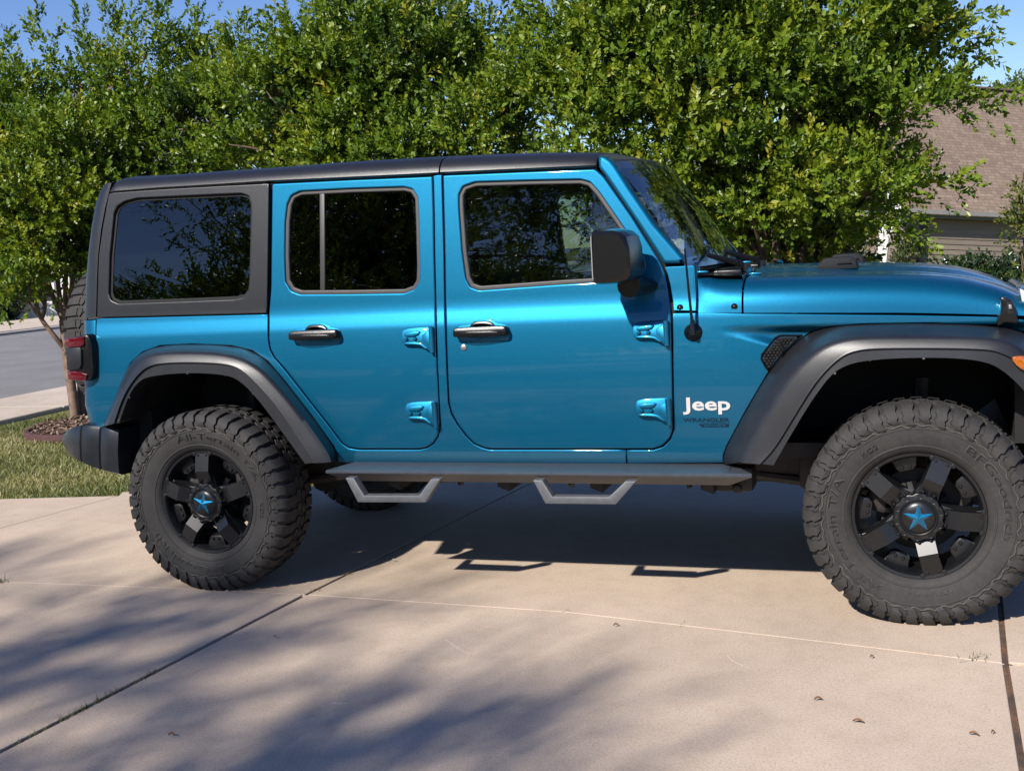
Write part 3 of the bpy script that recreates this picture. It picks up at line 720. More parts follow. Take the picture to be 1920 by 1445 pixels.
# tail lamp
def tail():
    Yo = -.035
    def P(l): return [onS(a, b, Yo) for a, b in l]
    m = MB().prism(chaikin(P([(126,637),(157,626),(165,630),(170,645),(174,700),(170,712),(160,716),(130,711),(126,690)]), 1), Yo+.004, .10, .012)
    h = m.build('tail_lamp', M_plastic, VEH)
    MB().prism(P([(122,634),(158,631),(158.5,646),(152,650),(124,651)]), Yo-.006, .09, .004).build('red_lens', M_red, h)
    MB().prism(P([(127,696),(142,695),(163,702),(163,711),(155,714),(129,711)]), Yo-.006, .09, .004).build('red_lens', M_red, h)
    MB().prism(P([(125,653),(151,651),(154,655),(154,684),(150,692),(128,694)]), Yo-.008, .08, .004).build('lamp_cover', M_flare, h)
    mirror(h)
tail()
# side step
def zst(x): return .556
m = MB(); xa, xb = .70, 2.43
prof = [(.03, .567), (-.136, .561), (-.146, .555), (-.145, .549), (-.06, .500), (.02, .498)]
rows = []
for x, sh in ((.63, .0), (.70, .0), (1.5, 0), (2.33, 0), (2.42, 0)):
    rows.append([(x+(.0 if abs(y) > .1 else (.06 if x < .65 else (-.10 if x > 2.4 else 0))), y, z) for y, z in prof])
m.grid(rows, True); m.F.append(tuple(range(6))); m.F.append(tuple(range(24, 30)))
STEP = m.build('side_step', M_bar, VEH, 25)
def bar_seg(m, a, b, w_, y0, y1):
    a = Vector((a[0], a[1])); b = Vector((b[0], b[1])); d = (b-a).normalized(); nn = Vector((-d.y, d.x))*w_/2
    m.prism([tuple(a+nn), tuple(b+nn), tuple(b-nn), tuple(a-nn)], y0, y1, .004)
for L in ([(660, 888), (682, 933), (795, 933), (820, 888)], [(1011, 888), (1033, 935), (1150, 936), (1184, 889)]):
    p = [onS(x, y, -.15) for x, y in L]; m = MB()
    p[0] = (p[0][0], .535); p[3] = (p[3][0], .535)
    hw2 = .020
    outer = off(p, 0)
    # trapezoid hoop as one outline
    q0, q1, q2, q3 = p
    hoop = [(q0[0]-hw2, q0[1]), (q1[0]-hw2*.85, q1[1]-hw2*.7), (q2[0]+hw2*.75, q2[1]-hw2*.7), (q3[0]+hw2*1.1, q3[1]), (q3[0]-hw2*1.0, q3[1]), (q2[0]-hw2*.55, q2[1]+hw2*.75), (q1[0]+hw2*.75, q1[1]+hw2*.75), (q0[0]+hw2*.95, q0[1])]
    m.prism(hoop, -.175, -.13, .004)
    m.box(((q1[0]+q2[0])/2, -.112, q1[1]-.006), (q2[0]-q1[0], .05, .010))
    for k in range(9): m.box((q1[0]+.03+(q2[0]-q1[0]-.06)*k/8, -.112, q1[1]+.001), (.014, .035, .006))
    m.build('drop_step', M_hoop, STEP)
for x in (.85, 1.35, 1.75, 2.2): MB().prism([(x, .50), (x+.05, .50), (x+.05, .45), (x, .47)], .0, .25).build('step_bracket', M_under, STEP)
# chassis, axles, floor
m = MB()
m.box((1.45, W/2, .60), (3.9, 1.30, .06)); m.box((1.5, .38, .50), (3.9, .10, .13)); m.box((1.5, W-.38, .50), (3.9, .10, .13))
m.box((1.55, W/2, .50), (.7, .5, .16), None, .03); m.box((1.7, W/2, .42), (.9, .45, .03), None, .01); m.box((.75, .55, .47), (.9, .30, .16), None, .05)
m.tube([(.1, W/2, .43), (1.4, W/2, .50)], .04, 10); m.tube([(2.9, W/2-.25, .43), (1.7, W/2-.2, .50)], .03, 10)
m.tube([(.6, 1.05, .45), (1.2, 1.1, .47)], .09, 12); m.tube([(1.2, 1.1, .47), (2.6, 1.0, .48)], .03, 8)
for x in (0, 3.008):
    m.tube([(x, .10, .4036), (x, W-.10, .4036)], .045, 12); m.dome((x+.1, W/2-(.25 if x else 0), .4036), .14, .11, 14, (1, 0, 0)); m.dome((x-.05, W/2-(.25 if x else 0), .4036), .14, .13, 14, (-1, 0, 0))
    for y in (.30, W-.30):
        m.tube([(x, y, .42), (x+.02, y+.02, .86)], .032, 8); m.tube([(x+(.8 if x < 1 else -.8), y+.05, .48), (x, y, .39)], .022, 8)
        for k in range(6): m.lathe([(.055, 0), (.065, .012), (.055, .024)], 12, (x, y+.06, .5+.05*k), 'Z')
m.tube([(2.95, .12, .36), (2.95, W-.12, .37)], .022, 8)
m.box((2.62, .25, .53), (.12, .12, .2), None, .02); m.lathe([(0, -.012), (.014, -.01), (.02, .0)], 12, (2.34, .02, .47))
m.box((2.32, .10, .50), (.16, .12, .10), None, .02); m.box((-.5, .3, .55), (.5, .1, .14)); m.box((-.62, W/2, .52), (.1, 1.2, .1))
for k in range(10): m.tube([(.9+.13*k, .33+.02*(k % 3), .47), (.93+.13*k, .31, .43-.02*(k % 2))], .014, 6)
m.build('chassis', M_under, VEH)
# lower body tub so that nothing shows through the gaps
m = MB()
m.box((1.39, .052, .93), (1.50, .03, .55)); m.box((1.39, W-.052, .93), (1.50, .03, .55)); m.box((0, .075, 1.19), (1.25, .03, .09)); m.box((0, W-.075, 1.19), (1.25, .03, .09)); m.box((3.50, W/2, .72), (.30, 1.30, .50)); m.box((-.52, W/2, .66), (.22, 1.36, .26)); m.box((0, W/2, .80), (1.0, .30, .40))

for y_ in (.165, W-.165):
    for x_ in (1.135, .335): m.box((x_, y_, 1.5), (.075, .05, .60))

m.box((2.15, W/2, .95), (.06, 1.4, .66)); m.box((2.75, W/2, .90), (1.05, .55, .36))
m.box((.64, W/2, 1.782), (2.2, 1.34, .03))
m.build('inner_tub', M_dark, VEH)
m = MB()
for y in (.42, W-.42):
    m.box((1.28, y, .92), (.5, .46, .16), None, .05); m.box((1.04, y, 1.22), (.13, .44, .56), Matrix.Rotation(-.22, 3, 'Y'), .05); m.box((.98, y, 1.52), (.09, .24, .18), Matrix.Rotation(-.15, 3, 'Y'), .04)
m.box((.40, W/2, .92), (.5, 1.25, .16), None, .05); m.box((.16, W/2, 1.22), (.13, 1.25, .55), Matrix.Rotation(-.25, 3, 'Y'), .05)
for y in (.42, W-.42): m.box((.10, y, 1.52), (.09, .24, .16), None, .04)
m.build('seats', M_interior, VEH)
m = MB(); m.box((1.98, W/2, 1.16), (.30, 1.36, .24), None, .06); m.build('dashboard', M_interior, VEH)
m = MB(); sw = [(1.62+.05*math.cos(a), W-.42+.185*math.sin(a), 1.22+.17*math.cos(a)) for a in [2*PI*k/20 for k in range(21)]]; m.tube(sw, .014, 6, False); m.tube([(1.64, W-.42, 1.22), (1.85, W-.42, 1.12)], .03, 8)
m.build('steering_wheel', M_interior, VEH)
m = MB()
for y in (.20, W-.20):
    m.tube([(2.02, y-.03, 1.40), (1.80, y, 1.74), (1.0, y, 1.77), (-.4, y, 1.77), (-.55, y, 1.3)], .035, 8); m.tube([(.9, y-.04, 1.2), (.88, y, 1.77)], .035, 8)
m.build('roll_cage', M_interior, VEH)
# far side
for n_ in ('front_door', 'rear_door', 'body_side', 'front_wing', 'cowl_panel', 'windscreen_pillar', 'hardtop_side', 'door_mirror', 'side_step', 'drip_rail', 'wing_vent'):
    mirror(bpy.data.objects[n_])
# front: grille, lamps, bumper
m = MB(); m.box((3.43, W/2, .98), (.05, 1.20, .40), None, .03); GR = m.build('front_grille', M_paint, VEH)
m = MB()
for k in range(7): m.prism([(3.40, .82), (3.46, .82), (3.46, 1.12), (3.40, 1.12)], W/2-.255+.075*k, W/2-.21+.075*k)
m.build('grille_slot', M_dark, GR)
for y in (.29, W-.29): MB().lathe([(0, .05), (.07, .045), (.10, .02), (.105, 0)], 24, (3.44, y, 1.03), 'X').build('headlamp', M_lens, GR)
for sgn in (0,):
    q = [onS(a, b, .16) for a, b in ((1912, 541), (1921, 545), (1930, 600), (1921, 592))]
    o = MB().prism(q, .16 if not sgn else W-.24, .24 if not sgn else W-.16, 0).build('grille_edge', M_lens, GR)
m = MB(); m.box((3.62, W/2, .62), (.20, 1.70, .22), None, .05); m.build('front_bumper', M_flare, VEH)
# ------------------------------------------------------------------ wheels
PROF = [(.232, -.098), (.239, -.113), (.258, -.126), (.292, -.134), (.318, -.138), (.342, -.1375), (.364, -.1345), (.382, -.128), (.394, -.116), (.3995, -.097), (.4008, -.055), (.401, 0)]
FULL = PROF+[(r, -y) for r, y in rev(PROF)[1:]]
_s = [0]
for (r0, y0), (r1, y1) in zip(FULL[:-1], FULL[1:]): _s.append(_s[-1]+math.hypot(r1-r0, y1-y0))
def tp(th, s, h):
    r = np.interp(s, _s, [p[0] for p in FULL]); y = np.interp(s, _s, [p[1] for p in FULL])
    r2 = np.interp(s+.004, _s, [p[0] for p in FULL]); y2 = np.interp(s+.004, _s, [p[1] for p in FULL])
    r1 = np.interp(s-.004, _s, [p[0] for p in FULL]); y1 = np.interp(s-.004, _s, [p[1] for p in FULL])
    dr, dy = r2-r1, y2-y1; L = math.hypot(dr, dy) or 1; nr, ny = -dy/L, dr/L
    if nr*(r-.32)+ny*y < 0: nr, ny = -nr, -ny
    r += nr*h; y += ny*h
    return (r*math.cos(th), y, r*math.sin(th))
SM = _s[len(PROF)-1]; S_SH = np.interp(.392, [p[0] for p in PROF], _s[:len(PROF)])
def s_of_r(r): return float(np.interp(r, [p[0] for p in PROF], _s[:len(PROF)]))
def lug(m, th0, rows, h, flip=False):
    """rows: (s, centre offset, half width, hfac) in metres along the tread"""
    V = []; k = len(rows); Rm = .4
    for s, c, hw_, hf in rows:
        ss = s if not flip else _s[-1]-s
        for dth, hh in ((c-hw_, -.003), (c-hw_*.92+0, h*hf), (c+hw_*.92, h*hf), (c+hw_, -.003)): V.append(tp(th0+dth/Rm, ss, hh))
    Fc = []
    for i in range(k-1):
        for j in range(3): Fc.append((i*4+j, i*4+j+1, (i+1)*4+j+1, (i+1)*4+j))
    Fc += [(0, 1, 2, 3), tuple((k-1)*4+j for j in (3, 2, 1, 0))]
    m.add(V, Fc)
def make_tyre(letters):
    m = MB(); m.lathe(FULL, 120)
    N = 42; pitch = 2*PI/N; P = 2*PI*.4/N
    rnd = random.Random(3)
    for k in range(N):
        th = k*pitch; a = k % 2
        for fl in (False, True):
            s0 = s_of_r(.334 if a else .346); s1 = s_of_r(.366); s2 = s_of_r(.387); s3 = s_of_r(.3975); s4 = SM-.062
            lug(m, th+(pitch*.5 if fl else 0), [(s0, -.012, .013, .25), (s0+.008, -.006, .017, .75), (s1-.004, .004, .0195, .95), (s1+.004, -.003, .0205, 1.0), (s2, .004, .0205, 1.05), (s3, .0, .0215, 1.1), (s4+.012, .002, .0205, 1.0), (s4, .008, .017, .9)], .0125, fl)
            # scallop line joining the shoulder blocks
            lug(m, th+pitch*.5+(pitch*.5 if fl else 0), [(s_of_r(.351), -.006, .011, .5), (s_of_r(.362), .004, .009, .6), (s_of_r(.374), -.002, .006, .5)], .006, fl)
        for rI, (a0, a1) in enumerate(((-.054, -.022), (-.017, .017), (.022, .054))):
            o_ = (.33 if rI == 1 else .0)*P+(.15*P if rI == 2 else 0)
            lug(m, th+o_/.4, [(SM+a0, -.008, .015, .9), (SM+a0+(a1-a0)*.35, .004, .021, 1), (SM+a0+(a1-a0)*.65, -.004, .021, 1), (SM+a1, .008, .015, .9)], .0085)
    # bead ring and moulded lines on the sidewall
    for r in (.262, .327):
        s = s_of_r(r); prof = []
        for ds, h in ((-.004, 0), (-.002, .0022), (.002, .0022), (.004, 0)):
            q = tp(0, s+ds, h); prof.append((math.hypot(q[0], q[2]), q[1]))
        m.lathe(prof, 96)
    return m
def ridge_mesh():
    m = MB(); N = 168; rows = []
    for k in range(N+1):
        th = 2*PI*k/N; r = .3325+(.0085 if (k//2) % 2 else 0)+(.0045 if k % 8 < 3 else 0); sc_ = s_of_r(r)
        rows.append([tp(th, sc_-.0030, .0003), tp(th, sc_-.0014, .0045), tp(th, sc_+.0014, .0045), tp(th, sc_+.0030, .0003)])
    return m.grid(rows)
def bend(txt, ang, rmid, hgt, wid_ang, lift):
    V, Fc = text_mesh(txt, 1.0, 0, .0); xs = [v[0] for v in V]; ys = [v[1] for v in V]
    out = []
    for v in V:
        th = ang-(v[0]-min(xs))/(max(xs)-min(xs))*wid_ang; s = s_of_r(rmid)+((v[1]-min(ys))/(max(ys)-min(ys))-.5)*hgt*.98
        out.append(tp(th, s, lift))
    return out, Fc
TY = make_tyre(None); TYM = None
def rim_mesh():
    m = MB()
    m.lathe([(.2265, .12), (.224, -.075), (.229, -.098), (.236, -.108), (.246, -.110), (.251, -.104), (.250, -.09)], 96)
    m.lathe([(.05, .0), (.10, .0), (.104, .01), (.10, .02)], 40)
    def bar(a, pts, y0, y1, b, taper_=None):
        ca, sa = math.cos(a), math.sin(a); q = [(r*ca-t*sa, r*sa+t*ca) for r, t in pts]; m.prism(q, y0, y1, b)
    for k in range(5):
        a = 2*PI*k/5; ca, sa = math.cos(a), math.sin(a)
        # under-spoke that fans at hub
        bar(a, [(.06, -.052), (.12, -.038), (.20, -.037), (.229, -.042), (.229, .042), (.20, .037), (.12, .038), (.06, .052)], -.088, -.02, .006)
        # folded plate: inner face tilts in, outer face tilts out
        def pl(r, t, y): return (r*ca-t*sa, y, r*sa+t*ca)
        R_ = [(.088, -.101), (.150, -.126), (.234, -.107)]; V = []
        for r, y in R_:
            for t in (-.036, .036): V.append(pl(r, t, y))
        for r, y in R_:
            for t in (-.036, .036): V.append(pl(r, t, -.075))
        m.add(V, [(0, 1, 3, 2), (2, 3, 5, 4), (0, 2, 8, 6), (2, 4, 10, 8), (1, 7, 9, 3), (3, 9, 11, 5), (0, 6, 7, 1), (4, 5, 11, 10)])
        for r, y in ((.098, -.114), (.224, -.107)):
            for t in (-.022, .022): m.dome(pl(r, t, y), .0065, .006, 8)
        for t in (-.041, .041): bar(a, [(.222, t-.006), (.232, t-.010), (.240, t-.004), (.240, t+.004), (.232, t+.010), (.222, t+.006)], -.112, -.08, .002)
        # bolted pocket piece between spokes
        a2 = a+PI/5
        bar(a2, [(.185, -.040), (.172, -.026), (.172, .026), (.185, .040), (.228, .050), (.228, -.050)], -.066, -.03, .006)
        ca, sa = math.cos(a2), math.sin(a2)
        for t in (-.015, .015): m.dome((.188*ca-t*sa, -.066, .188*sa+t*ca), .0075, .008, 8)
        m.tube([(.06*ca, -.03, .06*sa), (.12*ca, -.02, .12*sa)], .02, 6)
    # hub ring with notches and bolts
    ring = []
    for k in range(40):
        a = 2*PI*k/40; r = .094-(.006 if (k % 4) in (0,) else 0); ring.append((r*math.cos(a), r*math.sin(a)))
    m.prism(ring, -.126, -.07, .006)
    for k in range(10):
        a = 2*PI*(k+.5)/10; m.lathe([(.0075, -.1275), (.0105, -.1285), (.0115, -.124)], 8, (.082*math.cos(a), 0, .082*math.sin(a))); m.dome((.082*math.cos(a), -.122, .082*math.sin(a)), .006, .006, 6)
    return m
RIMM = rim_mesh(); RIMM.V = [(x*.945, y, z*.945) for x, y, z in RIMM.V]
def make_wheel(loc, rz, ry, first, texts, parent, name='wheel', mat=M_tyre, slot_rot=0):
    r = RIMM.build(name, M_rim, None, 30) if first is None else first['rim'].copy()
    if first is not None: COL.objects.link(r)
    r.parent = parent; r.matrix_parent_inverse = Matrix.Translation(-parent.location); r.location = loc; r.rotation_euler = (0, ry, rz)
    def sub(key, mk):
        if first is None: o = mk()
        else: o = first[key].copy(); COL.objects.link(o)
        o.parent = r; o.matrix_parent_inverse = Matrix(); return o
    D = {'rim': r}
    def cap():
        m = MB(); m.lathe([(0, -.140), (.03, -.1395), (.045, -.136), (.056, -.131), (.060, -.125), (.060, -.11)], 40); m.lathe([(.061, -.127), (.065, -.130), (.069, -.126)], 40); return m.build('hub_cap', M_rim, None, 40)
    def slots():
        if texts is None: return
        for k in range(10):
            aa = PI*k/5+slot_rot; q = [((.076+d)*math.cos(aa+e), (.076+d)*math.sin(aa+e)) for d, e in ((-.004, -.14), (.004, -.14), (.004, .14), (-.004, .14))]
            o = MB().prism(q, -.1268, -.12).build('hub_slot', M_dark, None, 0); o.parent = r
    def star():
        V = [(0, -.150, 0)]; 
        for k in range(10):
            a = PI/2+2*PI*k/10; rr_ = .0535 if k % 2 == 0 else .0212; V.append((rr_*math.cos(a), -.1385, rr_*math.sin(a)))
        n = 10; V += [(x, -.132, z) for x, y, z in V[1:]]
        Fc = [(0, 1+k, 1+(k+1) % 10) for k in range(10)]+[(1+k, 11+k, 11+(k+1) % 10, 1+(k+1) % 10) for k in range(10)]
        return mesh_obj('hub_star', V, Fc, M_star, None, 0)
    def disc():
        m = MB(); m.lathe([(.06, .02), (.155, .02), (.155, .045), (.06, .045)], 48); m.box((-.13, .02, .06), (.09, .09, .14), Matrix.Rotation(.4, 3, 'Y'), .02); return m.build('brake_disc', M_under, None)
    D['cap'] = sub('cap', cap); slots(); D['star'] = sub('star', star); D['disc'] = sub('disc', disc)
    t = sub('tyre', lambda: TY.build('tyre', mat, None, 32)); D['tyre'] = t
    if texts is not None:
        o = ridge_mesh().build('sidewall_ridge', M_letter, None, 60); o.parent = r
        for txt, ang, rm, hg, wa in texts:
            V, Fc = bend(txt, math.radians(ang), rm, hg, math.radians(wa), .0024); o = mesh_obj('sidewall_lettering', V, Fc, M_letter, None, 0); o.parent = r
            V, Fc = bend(txt, math.radians(ang-.45), rm, hg*.86, math.radians(wa*.988), .0032); f = mesh_obj('letter_face', V, Fc, M_letter_face, None, 0); f.parent = r
    return D
HZ = .4036
tl = lambda rot: None
WF = make_wheel((3.008, .005, HZ), 0, 0, None, [('All-Terrain T/A', 243, .304, .034, 92), ('KO2', 131, .296, .022, 13), ('BFGoodrich', 57, .304, .034, 72), ('LT285/70R17', 292, .286, .013, 30)], VEH)
# the front wheel is posed by rotating its rim pattern only: spokes at 67 deg, so turn the spokes and star in the mesh
for key, a in (('rim', math.radians(-5)), ('star', 0)):
    me = WF[key].data; me.transform(Matrix.Rotation(-a, 4, 'Y'))
rw_texts = [('All-Terrain T/A', 112, .304, .034, 92), ('KO2', 2, .296, .022, 13), ('BFGoodrich', 286, .304, .034, 78)]
WR = make_wheel((0, .005, HZ), 0, 0, None, rw_texts, VEH, 'wheel', M_tyre_r, math.radians(19))
for key, a in (('rim', math.radians(19)), ('star', math.radians(-8))):
    WR[key].data.transform(Matrix.Rotation(-a, 4, 'Y'))
for x in (0, 3.008):
    make_wheel((x, W-.005, HZ), PI, .3, WF, None, VEH)
make_wheel((-.975, W/2, 1.095), PI/2*-1, .2, WF, None, VEH, 'spare_wheel')['rim'].name = 'spare_wheel'
MB().box((-.78, W/2, 1.085), (.28, .3, .3), None, .03).build('spare_carrier', M_plastic, VEH)
# ------------------------------------------------------------------ ground, street, driveway
def struct(o, kind='structure'): o['kind'] = kind; return o
def gz(x, y):
    return -.05-1.9*sst(9, 20, y)*sst(-7, 2, x)
gx = sorted(set([-400, -200, -120, -80, -60, -45, -35]+list(range(-30, 31, 2))+[35, 45, 60, 80, 120, 200, 400]))
m = MB().grid([[(x, y, gz(x, y)) for x in gx] for y in gx])
def soil_mat():
    m, n, p = new_mat('lawn_turf'); f = noise(n, 1.2, 5); g = noise(n, 40, 4, .7)
    a = ramp(n, f, [(.3, (.09, .105, .03)), (.6, (.18, .17, .065)), (.8, (.28, .24, .12))])
    n.links.new(mixc(n, a, ramp(n, g, [(.3, (.55, .55, .5)), (.7, (1.25, 1.25, 1.2))]), .8, 'MULTIPLY'), p.inputs['Base Color'])
    p.inputs['Roughness'].default_value = .95; p.inputs['Specular IOR Level'].default_value = .1; bump(n, p, g, .8, .03); return m
M_turf = soil_mat()
struct(m.build('ground', M_turf, None, 0))
def slab(m, px, z=0.0, t=.10, world=None, b=.006):
    P = [tuple(atZ(x, y)[:2]) for x, y in px] if px else []
    P += [tuple(q) for q in (world or [])]
    P = off(P, .0); q = off(P, b); n = len(P)
    V = [(x, y, z) for x, y in q]+[(x, y, z-b) for x, y in P]+[(x, y, z-t) for x, y in P]
    m.add(V, [tuple(range(n))]+[(k*n+i, k*n+(i+1) % n, (k+1)*n+(i+1) % n, (k+1)*n+i) for k in (0, 1) for i in range(n)])
# joint network (ground-plane metres): A-B is the long joint, J1 / J2 the cross joints
g = lambda x, y: tuple(atZ(x, y)[:2])
A0 = g(0, 1090); A1 = g(330, 1102); A2 = g(575, 1114); A3 = g(1060, 1146.5); A4 = g(1300, 1174); A5 = g(1550, 1203); A6 = g(1883, 1243)
J1n = g(0, 1410); J1f = g(930, 938); J2n = g(1915, 1440); J2f = g(1873, 1135)
def ext(p, q, L): # extend the line p->q beyond q by L
    d = np.array(q)-np.array(p); d /= np.linalg.norm(d); return tuple(np.array(q)+d*L)
J1N = ext(A2, J1n, 4.5); J1F = ext(A2, J1f, .50); J2N = ext(A6, J2n, 5.0); J2F = ext(A6, J2f, 2.35)
K0 = g(0, 990); K1 = g(222, 929); KL = ext(K1, K0, 8)
L0 = (-5.55, 1.0); GL = g(0, 935); GR_ = g(228, 922)
edgeY = lambda x: lin(x, [-6, GL[0], GR_[0], 0, 9], [GL[1]-.55, GL[1], GR_[1], 2.3, 3.2])
A0w = (-5.6, A0[1]-.10); Nn = -8.0
def edge(x): return (x, edgeY(x))
m = MB(); h = .006
def inset(P, d): return off(P, d)
def addslab(P, d=.007, z=0.0): slab(m, None, z, .10, off(P, d), .002)
kx = K1[0]
Kb = (K0[0]-.05, A0[1]-.05)
nr = lambda q: (q[0], q[1]+.0045)
fr2 = lambda q: (q[0], q[1]-.0045)
addslab([fr2(A0w), fr2(Kb), K0, K1, edge(GL[0]), (-5.6, edgeY(-5.6))], .004)
w0 = lambda q: (q[0]-.008, q[1])
addslab([fr2(Kb), fr2(A0), fr2(A1), fr2(w0(A2)), w0(J1f), w0(J1F), (J1F[0]-.008, edgeY(J1F[0])), edge(GR_[0]), K1, K0], .004)
w1 = lambda q: (q[0]-.012, q[1])
addslab([A0w, (-5.6, Nn), (J1N[0]-.2, Nn), w1(J1N), w1(J1n), nr(w1(A2)), nr(A1), nr(A0), nr(Kb)], .006)
addslab([nr(A2), J1n, J1N, (J1N[0]-.2, Nn), (J2N[0], Nn), J2N, J2n, nr(A6), nr(A5), nr(A4), nr(A3)], .006)
addslab([fr2(A2), fr2(A3), fr2(A4), fr2(A5), fr2(A6), J2f, J2F, edge(J2F[0]), edge(J1F[0]), J1F, J1f], .006)
addslab([A6, J2n, J2N, (J2N[0], Nn), (9, Nn), (9, A6[1]-.25)], .014)
addslab([A6, (9, A6[1]-.25), (9, edgeY(9)), edge(J2F[0]), J2F, J2f], .014)
struct(m.build('driveway', M_conc, None, 25))
def joint_mat():
    m, n, p = new_mat('joint_debris'); f = noise(n, 220, 3, .7); f2 = noise(n, 5, 3)
    a = ramp(n, f, [(.3, (.05, .028, .018)), (.5, (.20, .095, .05)), (.62, (.28, .17, .10)), (.75, (.40, .31, .22))])
    n.links.new(mixc(n, a, (.05, .045, .04), ramp(n, f2, [(.45, (0, 0, 0)), (.6, (.8, .8, .8))])), p.inputs['Base Color']); p.inputs['Roughness'].default_value = 1; bump(n, p, f, 1, .01); return m
M_joint = joint_mat()
m = MB(); jr = random.Random(2)
def strip(path, hw_, z):
    p = dens(path, .05, False); V = []; 
    for i, q in enumerate(p):
        a = np.array(p[max(0, i-1)]); b = np.array(p[min(len(p)-1, i+1)]); d = b-a; d /= np.linalg.norm(d)+1e-9; nn = np.array((-d[1], d[0]))*hw_
        zz = z+jr.uniform(-.3, .3)*abs(z); V.append([(q[0]+nn[0], q[1]+nn[1], zz), (q[0], q[1], zz+.004), (q[0]-nn[0], q[1]-nn[1], zz)])
    m.grid(V)
strip([J1N, J1n, A2, J1f, J1F], .014, -.022); strip([J2N, J2n, A6, J2f, J2F], .025, -.007); pass; strip([Kb, K0, K1], .012, -.010)
struct(m.build('joint_filler', M_joint, None, 0))
m = MB(); jr = random.Random(5); strip([A0w, A0, A1, A2, A3, A4, A5, A6], .014, -.007); struct(m.build('joint_filler', M_conc, None, 0))
# pavement, kerb, street and the far side
def strip_slab(name, x0, x1, z, t, mat, y0=-60, y1=80, skew=.0, seg=None):
    m = MB(); ys = list(np.arange(y0, y1, seg)) if seg else [y0]
    for yy in ys:
        ye = yy+(seg-.012 if seg else (y1-y0)); P = [(x0+skew*yy, yy), (x1+skew*yy, yy), (x1+skew*ye, ye), (x0+skew*ye, ye)]
        slab(m, None, z, t, P, .008)
    return struct(m.build(name, mat, None, 25))
strip_slab('pavement', -6.75, -5.62, .0, .12, M_walk, -60, 60, -.05, 1.5)
strip_slab('driveway_apron', -7.35, -6.77, -.004, .10, M_walk, -60, 60, -.02)
strip_slab('kerb', -7.62, -7.37, .0-.03, .14, M_kerb, -60, 60, .02, 3.0)
m = MB().grid([[(x, y, -.045-.0) for x in (-19.2, -14, -7.6)] for y in (-80, -20, 0, 20, 90)]); struct(m.build('street', M_road, None, 0))
strip_slab('kerb', -19.6, -19.2, .02, .16, M_kerb, -80, 90, .0, 3.0)
strip_slab('pavement', -24.5, -19.62, .04, .16, M_walk, -80, 90, .0, 2.0)
# ------------------------------------------------------------------ grass and mulch
def leafmat(name, stops, trans=.3, rough=.38, attr=True):
    m, n, p = new_mat(name)
    at = node(n, 'ShaderNodeAttribute', attribute_name='tint'); c = ramp(n, at.outputs['Fac'], stops)
    n.links.new(c, p.inputs['Base Color']); p.inputs['Roughness'].default_value = rough; p.inputs['Specular IOR Level'].default_value = .5
    tr = node(n, 'ShaderNodeBsdfTranslucent'); n.links.new(mixc(n, c, (1.0, 1.0, .35), .9, 'MULTIPLY'), tr.inputs[0])
    mx = node(n, 'ShaderNodeMixShader'); mx.inputs[0].default_value = trans; out = n.nodes['Material Output']
    n.links.new(p.outputs[0], mx.inputs[1]); n.links.new(tr.outputs[0], mx.inputs[2]); n.links.new(mx.outputs[0], out.inputs[0]); return m
def np_mesh(name, V, Q, tint, mat, parent=None, smooth=False):
    me = bpy.data.meshes.new(name); nv, nf = len(V), len(Q); k = Q.shape[1]
    me.vertices.add(nv); me.loops.add(nf*k); me.polygons.add(nf)
    me.vertices.foreach_set('co', V.astype(np.float32).ravel()); me.loops.foreach_set('vertex_index', Q.astype(np.int32).ravel())
    me.polygons.foreach_set('loop_start', np.arange(0, nf*k, k, dtype=np.int32)); me.polygons.foreach_set('loop_total', np.full(nf, k, dtype=np.int32))
    me.update(calc_edges=True)
    if tint is not None:
        a = me.attributes.new('tint', 'FLOAT', 'POINT'); a.data.foreach_set('value', tint.astype(np.float32))
    o = bpy.data.objects.new(name, me); COL.objects.link(o); me.materials.append(mat); attach(o, parent); return o
M_grass = leafmat('grass_blade', [(0, (.065, .10, .025)), (.4, (.15, .175, .05)), (.62, (.31, .285, .11)), (1, (.56, .48, .27))], .25, .5)
def grass(n, xr, yr, hgt, keep):
    x = RNG.uniform(*xr, n); y = RNG.uniform(*yr, n); k = keep(x, y); x, y = x[k], y[k]; n = len(x)
    a = RNG.uniform(0, 2*PI, n); hh = hgt*RNG.uniform(.5, 1.3, n); ln = RNG.normal(0, .55, (n, 2)); wd = .0032
    b = np.stack([x, y, np.full(n, -.05)], 1); sd = np.stack([np.cos(a)*wd, np.sin(a)*wd, 0*a], 1)
    tip = b+np.stack([ln[:, 0]*hh, ln[:, 1]*hh, hh], 1); md = b*.45+tip*.55; md[:, 2] += hh*.12
    V = np.stack([b-sd, b+sd, md+sd*.8, md-sd*.8, tip+sd*.15, tip-sd*.15], 1).reshape(-1, 3)
    i = np.arange(n)[:, None]*6; Q = np.concatenate([i+[[0, 1, 2, 3]], i+[[3, 2, 4, 5]]], 0)
    patch = .5+.5*np.sin(x*2.3+1.5*np.sin(y*1.7))*np.sin(y*2.9+x*.6)
    t = np.clip(RNG.beta(1.5, 2.2, n)*.75+patch*.38-.05, 0, 1)
    return np_mesh('grass', V, Q, np.repeat(t, 6), M_grass)
BEDC = np.array((-4.22, 4.52)); BEDR = .68
gk = lambda x, y: (y > np.interp(x, [-6, GL[0], GR_[0], 0, 9], [GL[1]-.55, GL[1], GR_[1], 2.3, 3.2])+.0) & (np.hypot(x-BEDC[0], y-BEDC[1]) > BEDR)
o = grass(150000, (-5.58, -.6), (1.2, 7.5), .050, gk); o['kind'] = 'stuff'
bed = empty('mulch_bed', (BEDC[0], BEDC[1], -.05), 'round mulch bed with dark red edging at the foot of the leftmost tree', 'flower bed')
ring = [(BEDR*math.cos(2*PI*k/40), BEDR*math.sin(2*PI*k/40)) for k in range(41)]
